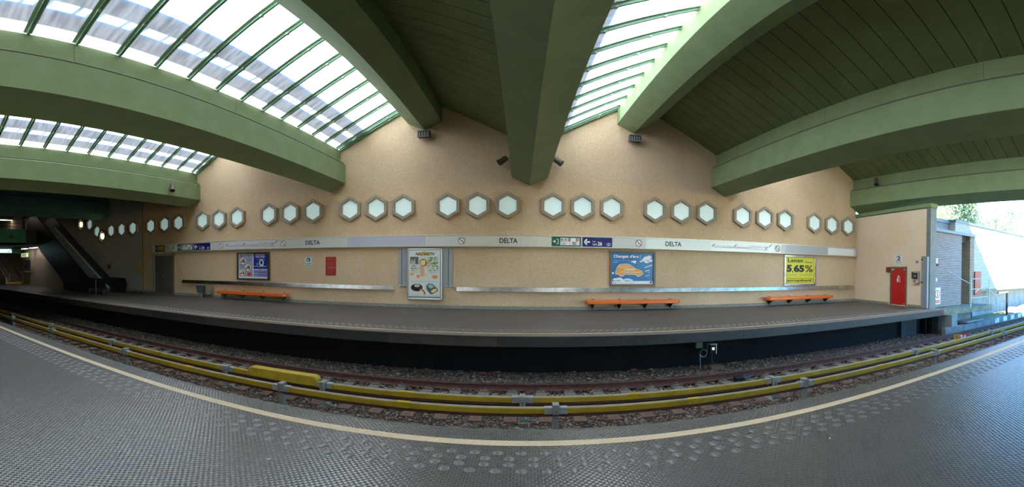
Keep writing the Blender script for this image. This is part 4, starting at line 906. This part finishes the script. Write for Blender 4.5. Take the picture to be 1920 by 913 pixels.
m=MB(); m.tube([(-21.9,13.3,.28),(-20.3,13.3,.28)],.015,6); m.tube([(-21.9,13.3,.16),(-20.35,13.3,.16)],.012,6); m.build('bar',M_ALU,t)
for x in (-21.9,-21.2,-20.35):
    m=MB(); m.tube([(x,13.3,0),(x,13.3,.85 if x==-21.2 else .28)],.02,6); m.build('post',M_ALU,t)
m=MB(); m.tube([(-20.2,15.3,.10),(-19.3,15.3,.10)],.02,6); m.tube([(-19.3,15.3,0),(-19.3,15.3,.10)],.02,6); m.tube([(-20.2,15.3,0),(-20.2,15.3,.10)],.02,6)
tag(m.build('kerb_rail',M_BLACK),'low black bar on the floor at the escalator foot','barrier')
# mezzanine
struct('mezzanine_slab',MB().box(-60,-30.0,YB0,13.48,3.3,3.45).box(-60,-32.3,13.48,14.0,3.3,4.5).box(-60,-30.15,YB0,13.48,3.45,4.5).box(-60,-32.3,13.48,W,3.3,4.5),mat('slab_black',(.02,.019,.018),.8),'dark underside of the mezzanine','mezzanine')
struct('trim_16',MB().box(-30.16,-30.0,YB0,12.5,3.30,4.50).box(-30.1,-29.97,11.2,11.45,3.8,4.05,1),[mat('fascia_green',(.018,.16,.11),.6,noise=(3,(.02,.13,.09))),M_BLACK],'dark green fascia of the mezzanine','fascia')
t=thing('mezzanine_railing','black railing along the mezzanine edge','railing',(-30.1,8,4.5))
for z in (4.68,4.95,5.25): MB().tube([(-30.1,YB0,z),(-30.1,12.5,z)],.03 if z>5 else .018,6).build('rail',M_BLACK if z<5 else M_GREYPAINT,t)
for k in range(12): y=12.45-1.2*k; MB().tube([(-30.1,y,4.5),(-30.1,y,5.25)],.022,6).build('post',M_BLACK,t)
struct('wall_mezzanine',MB().box(-44.3,-44,YB0,W,4.5,6.5),mat('mezz_wall',(.30,.21,.16),.8),'warm lit wall at the back of the mezzanine','wall')
struct('trim_13',MB().box(-43.99,-43.95,YB0,W,5.15,5.45),mat('mezz_blue',(.05,.10,.20),.6),'blue stripe along the mezzanine wall','stripe')
def lamp(name,label,x0,x1,y0,y1,z0,z1,col,e,cat='light'):
    t=thing(name,label,cat,((x0+x1)/2,(y0+y1)/2,z0))
    MB().box(x0-.03,x1+.03,y0-.03,y1+.03,z0+.02,z1+.05).build('housing',M_GREYPAINT,t)
    MB().box(x0,x1,y0,y1,z0,z0+.03 if z1-z0<.3 else z1).build('diffuser',mat('diff_%s'%name+str(e),col,.5,emit=(col,e)),t); return t
lamp('ceiling_light','small white lamp on the mezzanine wall, at the frame edge',-43.9,-43.8,14.6,15.0,6.0,6.3,(1,.9,.95),5)
lamp('ceiling_light','white lamp at the mezzanine corner beside the escalator head',-43.9,-43.8,19-3.4,19-3.1,6.0,6.3,(.9,1,.9),3)
# hall below the mezzanine
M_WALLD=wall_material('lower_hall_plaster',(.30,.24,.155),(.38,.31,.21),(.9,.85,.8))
m=MB(); q=[(-25.75,13.62,0),(-36.3,14.75,0),(-36.3,14.75,3.3),(-31.2,14.2,3.3),(-25.75,13.62,.40)]
m.add(q+[(a,b+.18,c) for a,b,c in q],[(0,1,2,3,4),(9,8,7,6,5)]+[(i,5+i,5+(i+1)%5,(i+1)%5) for i in range(5)]); o=struct('wall_lower_hall',m,M_WALLD,'beige wall under the escalator','wall')
# cut the triangle: the wall's top follows the escalator, so it is hidden behind the truss cladding
struct('wall_lower_hall_end',MB().box(-36.3,-46,14.75,14.95,0,3.3) if False else MB().box(-52,-36.3,14.75,14.95,0,6.5),M_WALLD,'beige wall beside the stairs','wall')
struct('wall_stair_parapet',MB().prism([(-36.2,0),(-36.2,.55),(-41.4,3.3),(-52,3.3),(-52,0)],'y',13.05,13.22),M_WALLD,'sloping beige parapet beside the stairs','wall')
t=thing('staircase','dark stairs climbing away to the left under the mezzanine','stairs',(-36.5,14,0))
m=MB()
for k in range(22): m.box(-52,-36.35-.34*k,13.24,14.74,.18*k,.18*(k+1),0)
m.build('flight',mat('stair_dark',(.07,.055,.045),.8),t)
m=MB()
for k in range(1,22): m.box(-36.35-.34*k+.0,-36.35-.34*k+.03,13.24,14.74,.18*(k+1)-.03,.18*(k+1)+.002)
m.build('nosing',mat('nosing_dull',(.16,.13,.10),.7),t)
MB().box(-36.36,-36.30,13.24,14.74,0,.19).build('first_riser',mat('riser_orange',(.55,.22,.04),.6),t)
for y,ym in ((13.35,'l'),(14.66,'r')): MB().tube([(-36.0,y,.9),(-36.6,y,1.0),(-44,y,1.0+.18/.34*7.4)],.03,6).tube([(-36.0,y,0),(-36.0,y,.9)],.025,6).build('handrail',M_GREYPAINT,t)
t=thing('hanging_sign','lit white and green direction sign hanging under the mezzanine','sign',(-35.5,12.5,2.75))
MB().box(-35.6,-35.3,9.0,14.2,2.80,3.24).build('housing',mat('sign_dkgreen',(.01,.07,.035),.5),t)
MB().box(-35.3,-35.27,9.0,13.35,2.85,3.19).build('lit_panel',mat('lit_white',(.7,.9,.95),.4,emit=((.55,.85,.90),.55)),t)
MB().frame((-35.27,0,0),(0,1,0),(1,0,0)).line(12.95,2.88,13.3,3.17,.05,.004,0).rect(13.3,13.35,2.85,3.19,.004,0).build('arrow_mark',mat('sign_mint',(.05,.45,.28),.5),t)
for (x,y,l) in ((-33.3,13.75,'left of three'),(-31.5,13.72,'middle of three'),(-30.25,13.7,'right of three beside the escalator')):
    t=lamp('strip_light','bright strip light under the mezzanine, %s'%l,x-.45,x+.45,y-.12,y+.12,3.12,3.22,(1,.93,1),6)
for (x,y,l) in ((-36,11,'nearer the railing'),(-39,14.2,'farther from the railing')):
    t=lamp('mezzanine_fill','long lamp added above the mezzanine to brighten its wall, %s'%l,x-.1,x+.1,y-1,y+1,6.2,6.4,(1,.85,.72),6)  # lamps added only to brighten the dark upper floor
(a,_),(b,_2)=wp(43,480,14.4),wp(54.5,480,14.4)
t=thing('exit_sign','small lit pale green exit sign under the strip lights','sign',((a+b)/2,14.3,2.4))
MB().box(a,b,14.22,14.34,2.45,2.80).build('lightbox',mat('exit_lit',(.75,.85,.55),.5,emit=((.70,.85,.45),.2)),t)
MB().frame((0,14.22,0)).text('EXIT',a+.3,b-.3,2.54,2.71,.005,0,.02).build('lettering',M_EXITG,t)
(a,z1),(b,z0)=wp(48.5,488,14.35),wp(56,510,14.35)
t=thing('payphone','dark wall telephone with a small shelf on the wall beside the stairs','telephone',((a+b)/2,14.4,z0))
MB().box(a+.15,b-.15,14.2,14.45,z0+.3,z1).build('phone_body',M_BLACK,t); MB().box(a+.05,b-.1,14.0,14.45,z0,z0+.06).build('shelf',M_ALU,t)
MB().frame((0,14.15,0)).ell((a+b)/2,z1-.3,.08,.12,.004,0).build('dial',M_GREYPAINT,t)
tag(MB().box(-33.2,-32.8,14.33,14.37,1.15,1.65).build('wall_notice',mat('notice_tan',(.35,.26,.10),.6)),'tan notice on the wall right of the payphone','notice')

# ================================================================== OUTDOORS AT THE RIGHT
YB=11.0
t=thing('building','low grey brick outbuilding with a dark doorway beyond the end wall','building',(18.5,12.5,0))
MB().prism([(16.13,YB),(19.05,YB),(19.05,16.2),(17.1,16.2)],'z',-.02,3.60).build('brick_wall',M_BRICK,t)
MB().prism([(16.15,YB-.12),(20.37,YB-.12),(20.37,YB+.2),(16.2,YB+.2)],'z',3.60,3.74).prism([(16.2,YB+.2),(20.37,YB+.2),(20.37,16.2),(17.1,16.2)],'z',3.60,3.70).build('lower_coping',mat('coping_blue',(.12,.18,.21),.5),t)
MB().box(16.2,18.45,YB+.40,YB+.6,3.70,4.15).build('roof_upstand',mat('zinc',(.16,.19,.22),.6,noise=(4,(.22,.25,.28))),t)
MB().box(19.05,19.25,12.2,12.3,0,3.3).box(19.05,20.10,12.2,12.4,0,3.3).build('doorway_back',M_BRICKB,t)
MB().box(19.95,20.40,YB,12.2,-.3,3.60).build('doorway_jamb',M_BRICKB,t)
MB().box(19.05,19.95,YB+.25,12.2,3.25,3.60).build('lintel',M_DARK,t)
t=thing('retaining_wall','long sunlit pale brick retaining wall on a concrete plinth beside the track','wall',(35,YB+.2,-.3))
MB().box(20.38,70,YB,YB+.4,.72,4.25).box(18.35,20.38,YB+.0,YB+.4,3.74,4.25).build('brick_face',M_BRICKW,t)
MB().box(18.3,70,YB-.06,YB+.45,4.25,4.36).box(16.2,18.45,YB+.30,YB+.75,4.15,4.32).build('coping',mat('coping_blue'  ,(.12,.18,.21),.5),t)
MB().box(20.38,70,YB+1.1,YB+1.4,-1.3,.62).build('plinth',mat('plinth_concrete',(.36,.38,.37),.85,noise=(2,(.28,.30,.29)),bump=(6,.3)),t)
MB().box(20.38,70,YB-.05,YB+1.4,.60,.72).build('ledge',mat('ledge_brown',(.28,.22,.15),.8),t)
struct('floor',MB().prism([(16.05,10.3),(19.9,9.6),(20.4,10.0),(20.4,13.5),(15.8,13.5)],'z',-.30,-.03),mat('mossy_concrete',(.16,.17,.11),.95,noise=(4,(.26,.26,.19)),bump=(12,.8)),'mossy concrete slab outside the end wall','slab')
struct('trim_14',MB().box(16.5,17.0,10.0,11.0,-1.25,-.3).box(17.6,19.6,10.7,10.9,-1.25,-.3).box(17.8,19.5,9.9,10.5,-.8,-.72),mat('precast',(.28,.31,.29),.8,noise=(4,(.2,.22,.2))),'concrete supports under the mossy slab','supports')
struct('kerb_wall',MB().prism([(15.9,9.95),(45,9.95),(45,10.15),(15.9,10.15)],'z',-1.3,-.85),mat('kerb_c',(.25,.25,.23),.9,noise=(3,(.16,.16,.15))),'low concrete kerb beside the far track beyond the platform','kerb')
m=MB()
for k in range(14): m.prism([(21+k*1.1,9.93),(21.5+k*1.1,9.93),(21.5+k*1.1,9.95),(21+k*1.1,9.95)],'z',-1.12,-.87)
struct('trim_15',m,M_WHITE,'pale painted patches on the low kerb','paint')
struct('ground_outside',MB().box(20.4,70,10.15,YB+1.2,-1.3,-1.0).box(20.6,80,YB+.5,60,2.0,3.2),mat('soil',(.18,.17,.11),.95,noise=(2,(.25,.27,.12))),'ground beyond the platform','ground')
# railing and steps down
t=thing('stair_railing','pale blue-grey tubular railing at the end of the mossy slab','railing',(19.0,9.9,0))
MR=mat('rail_bluegrey',(.42,.52,.55),.4,.3)
pp=[(17.9,9.75),(19.85,9.75)]
for z in (1.35,.85,.42):
    MB().tube([(18.0,9.85,z),(19.8,9.75,z)],.025 if z>1 else .018,8).build('rail',MR,t)
for x,y in ((18.0,9.85),(19.8,9.75)): MB().tube([(x,y,-.03),(x,y,1.35)],.028,8).build('post',MR,t)
MB().tube([(18.0,9.85,1.35),(18.0,9.85,1.10),(17.6,10.95,1.68)],.024,8).build('sloping_handrail',MR,t)
MB().tube([(19.85,9.9,.9),(21.1,9.9,.25)],.02,8).tube([(19.85,9.9,.9),(19.85,9.9,-.3)],.02,8).tube([(21.1,9.9,.25),(21.1,9.9,-1.0)],.02,8).tube([(19.85,9.9,.35),(21.1,9.9,-.35)],.016,8).build('lower_handrail',MR,t)
t=thing('electric_cabinet','dark red metal cabinet on the brick wall behind the railing','cabinet',(20.7,YB,0.4))
MB().cbox(20.42,21.15,YB-.08,YB,.42,1.72,.02).build('cabinet_body',mat('cabinet_red',(.30,.02,.02),.5),t)
MB().frame((0,YB-.08,0)).rect(20.45,21.1,.95,.97,.004,1).line(20.5,.58,20.9,.75,.03,.004,0).build('door_mark',[M_WHITE,M_BLACK],t)
t=thing('warning_sign','white warning sign with a red ring and a walking figure on the brick wall','sign',(16.7,YB,.8))
a,z1=wp(1752,544,YB); b,z0=wp(1763,565,YB)
m=MB().frame((0,YB,0)); m.box(16.48,17.02,0,.02,.14,.92,0); m.ring(16.75,.62,.20,.20,.05,.022,1); m.ell(16.75,.69,.035,.035,.023,2,10); m.line(16.75,.66,16.75,.50,.06,.023,2); m.rect(16.55,16.95,.19,.33,.022,1); m.text('DANGER',16.58,16.92,.23,.29,.024,0,.01); m.build('plate',[mat('sign_cream',(.75,.70,.62),.5),M_RED,M_BLACK],t)
t=thing('alarm_horn','small cream alarm box with a dark horn high on the brick wall','alarm',(16.3,YB,2.0))
MB().cbox(16.36,16.62,YB-.12,YB,1.95,2.32,.02).build('box_body',mat('alarm_cream',(.55,.50,.42),.5),t); MB().tube([(16.49,YB-.12,2.02),(16.49,YB-.2,2.0)],[.05,.08],12).build('horn',M_DKRED,t)
tag(MB().cbox(16.46,16.68,YB-.06,YB,1.22,1.40,.01).build('switch_box',mat('switch_blue',(.45,.60,.68),.5)),'small pale blue switch box on the brick wall','switch')
t=thing('signal_post','dark post with a grey arm beside the concrete plinth','post',(24.0,10.7,-1))
MB().tube([(24.3,10.7,-1.0),(24.3,10.7,.45)],.07,10).build('post',M_BLACK,t); MB().box(23.0,24.4,10.65,10.8,.42,.5).build('arm',M_ALU,t)
tag(MB().cbox(24.9,25.5,10.4,10.9,-1.0,-.55,.12).build('plastic_sack',mat('sack',(.65,.68,.66),.7)),'pale sack lying beside the dark post','sack')
m=MB(); m.prism([(26,-1.0),(33,-1.0),(32.5,-.55),(29,-.42),(26.6,-.60)],'y',10.25,10.9)
tag(m.build('concrete_block',mat('white_concrete',(.72,.71,.68),.8),bevel=.05),'long pale concrete block in the sun at the foot of the plinth','block')
# distance marker by the rail
m=MB(); m.frame((14.25,8.22,-.90),(1,-.35,0),(-.35,-1,.25)); m.box(-.36,.36,-.015,0,-.15,.15,3); m.rect(-.36,-.05,-.15,.15,.002,0); m.rect(-.05,.36,-.15,.15,.002,2); m.text('2',-.32,-.12,-.12,.12,.006,2,.02); m.text('34',-.04,.28,-.11,.11,.006,1,.03); m.box(-.03,.03,-.04,-.015,-.27,.10,3)
tag(m.build('number_plate',[M_YELNEW,M_WHITE,M_RED,M_BLACK]),'yellow and red number plate 234 standing behind the yellow covers at the right','number plate')
for k,(xa,xb,za) in enumerate(((15.9,17.0,-1.22),(17.6,18.6,-1.20))):
    tag(MB().prism([(xa,9.62),(xb-.1,9.58),(xb,9.86),(xa+.15,9.9)],'z',za,za+.07).build('loose_slab',mat('loose_slab_grey',(.26,.25,.22),.9,noise=(5,(.18,.17,.15))),bevel=.01),'loose flat concrete slab lying by the low kerb, %s of two'%('left','right')[k],'slab')
# catenary-like slim mast beyond the wall and trees
m=MB(); m.tube([(38,22,3),(38,22,12)],.12,8); tag(m.build('lamp_mast',mat('mast',(.6,.62,.64),.5)),'slim pale mast rising among the trees','mast')
LEAF=[mat('leaf_green',(.42,.50,.30),.6),mat('leaf_yellow',(.62,.58,.30),.6),mat('leaf_dark',(.14,.24,.15),.6),mat('leaf_russet',(.60,.42,.32),.6)]
def tree(x,y,h,r,mixp,label,seed):
    g=np.random.default_rng(seed); t=thing('tree',label,'tree',(x,y,3.0),'trees above the retaining wall')
    m=MB(); m.tube([(x,y,2.9),(x+.1,y,3+h*.4),(x-.1,y,3+h*.75)],[.22,.16,.06],7)
    for k in range(5):
        a=g.random()*6.28; m.tube([(x,y,3+h*(.3+.08*k)),(x+math.cos(a)*r*.6,y+math.sin(a)*r*.6,3+h*(.5+.08*k))],[.08,.03],5)
    m.build('trunk',mat('bark',(.12,.09,.07),.9),t)
    n=11000; cl=g.normal(size=(26,3)); cl/=np.linalg.norm(cl,axis=1)[:,None]; cl*= (.35+.6*g.random((26,1))); cl*=np.array([r,r,h*.5]); cl+=np.array([x,y,3+h*.55])
    ci=g.integers(0,26,n); c=cl[ci]+g.normal(size=(n,3))*r*.17
    c[:,2]=np.maximum(c[:,2],3.1)
    u=g.normal(size=(n,3)); u/=np.linalg.norm(u,axis=1)[:,None]; v=np.cross(u,g.normal(size=(n,3))); v/=np.linalg.norm(v,axis=1)[:,None]
    s=.05+.06*g.random((n,1)); V=np.stack([c-u*s,c+v*s*.55,c+u*s,c-v*s*.55],1)-np.array([x,y,3.0])
    me=bpy.data.meshes.new('foliage'); me.vertices.add(n*4); me.vertices.foreach_set('co',V.reshape(-1)); me.loops.add(n*4); me.loops.foreach_set('vertex_index',np.arange(n*4,dtype=np.int32))
    me.polygons.add(n); me.polygons.foreach_set('loop_start',np.arange(n,dtype=np.int32)*4); me.polygons.foreach_set('loop_total',np.full(n,4,dtype=np.int32))
    for q in LEAF: me.materials.append(q)
    me.polygons.foreach_set('material_index',g.choice(4,26,p=mixp)[ci].astype(np.int32)); me.update(); me.validate()
    o=bpy.data.objects.new('foliage',me); C.objects.link(o); o.parent=t
tree(21.5,17,6.5,2.6,[.2,.7,.1,0],'yellow-green tree directly behind the end post',1)
tree(26.0,18,7.5,2.8,[.5,.4,.1,0],'light green tree above the dark zinc upstand',2)
tree(29.5,17.5,6.5,1.9,[.2,.1,.7,0],'dark green narrow tree above the retaining wall',3)
tree(34,19,7,2.6,[.4,.15,.1,.35],'russet and green tree above the middle of the retaining wall',4)
tree(40,19,5.5,2.4,[.6,.2,.1,.1],'low loose green tree left of the slim mast',5)
tree(50,21,8.5,3.4,[.6,.3,.1,0],'green tree right of the slim mast at the frame edge',6)
tree(33,27,9,4,[.6,.3,.1,0],'pale tree set back behind the russet one',8)
# litter on the near platform
for (x,y,l) in ((503,861,'left'),(1555,822,'right')):
    d=ray(x,y); tt=-EYE/d.z; px,py=d.x*tt,d.y*tt
    tag(MB().prism([(px-.012,py-.01),(px+.014,py-.006),(px+.008,py+.012)],'z',.001,.005).build('paper_scrap',M_WHITE),'tiny white scrap of paper on the near platform, %s one'%l,'litter')
bpy.context.view_layer.update()
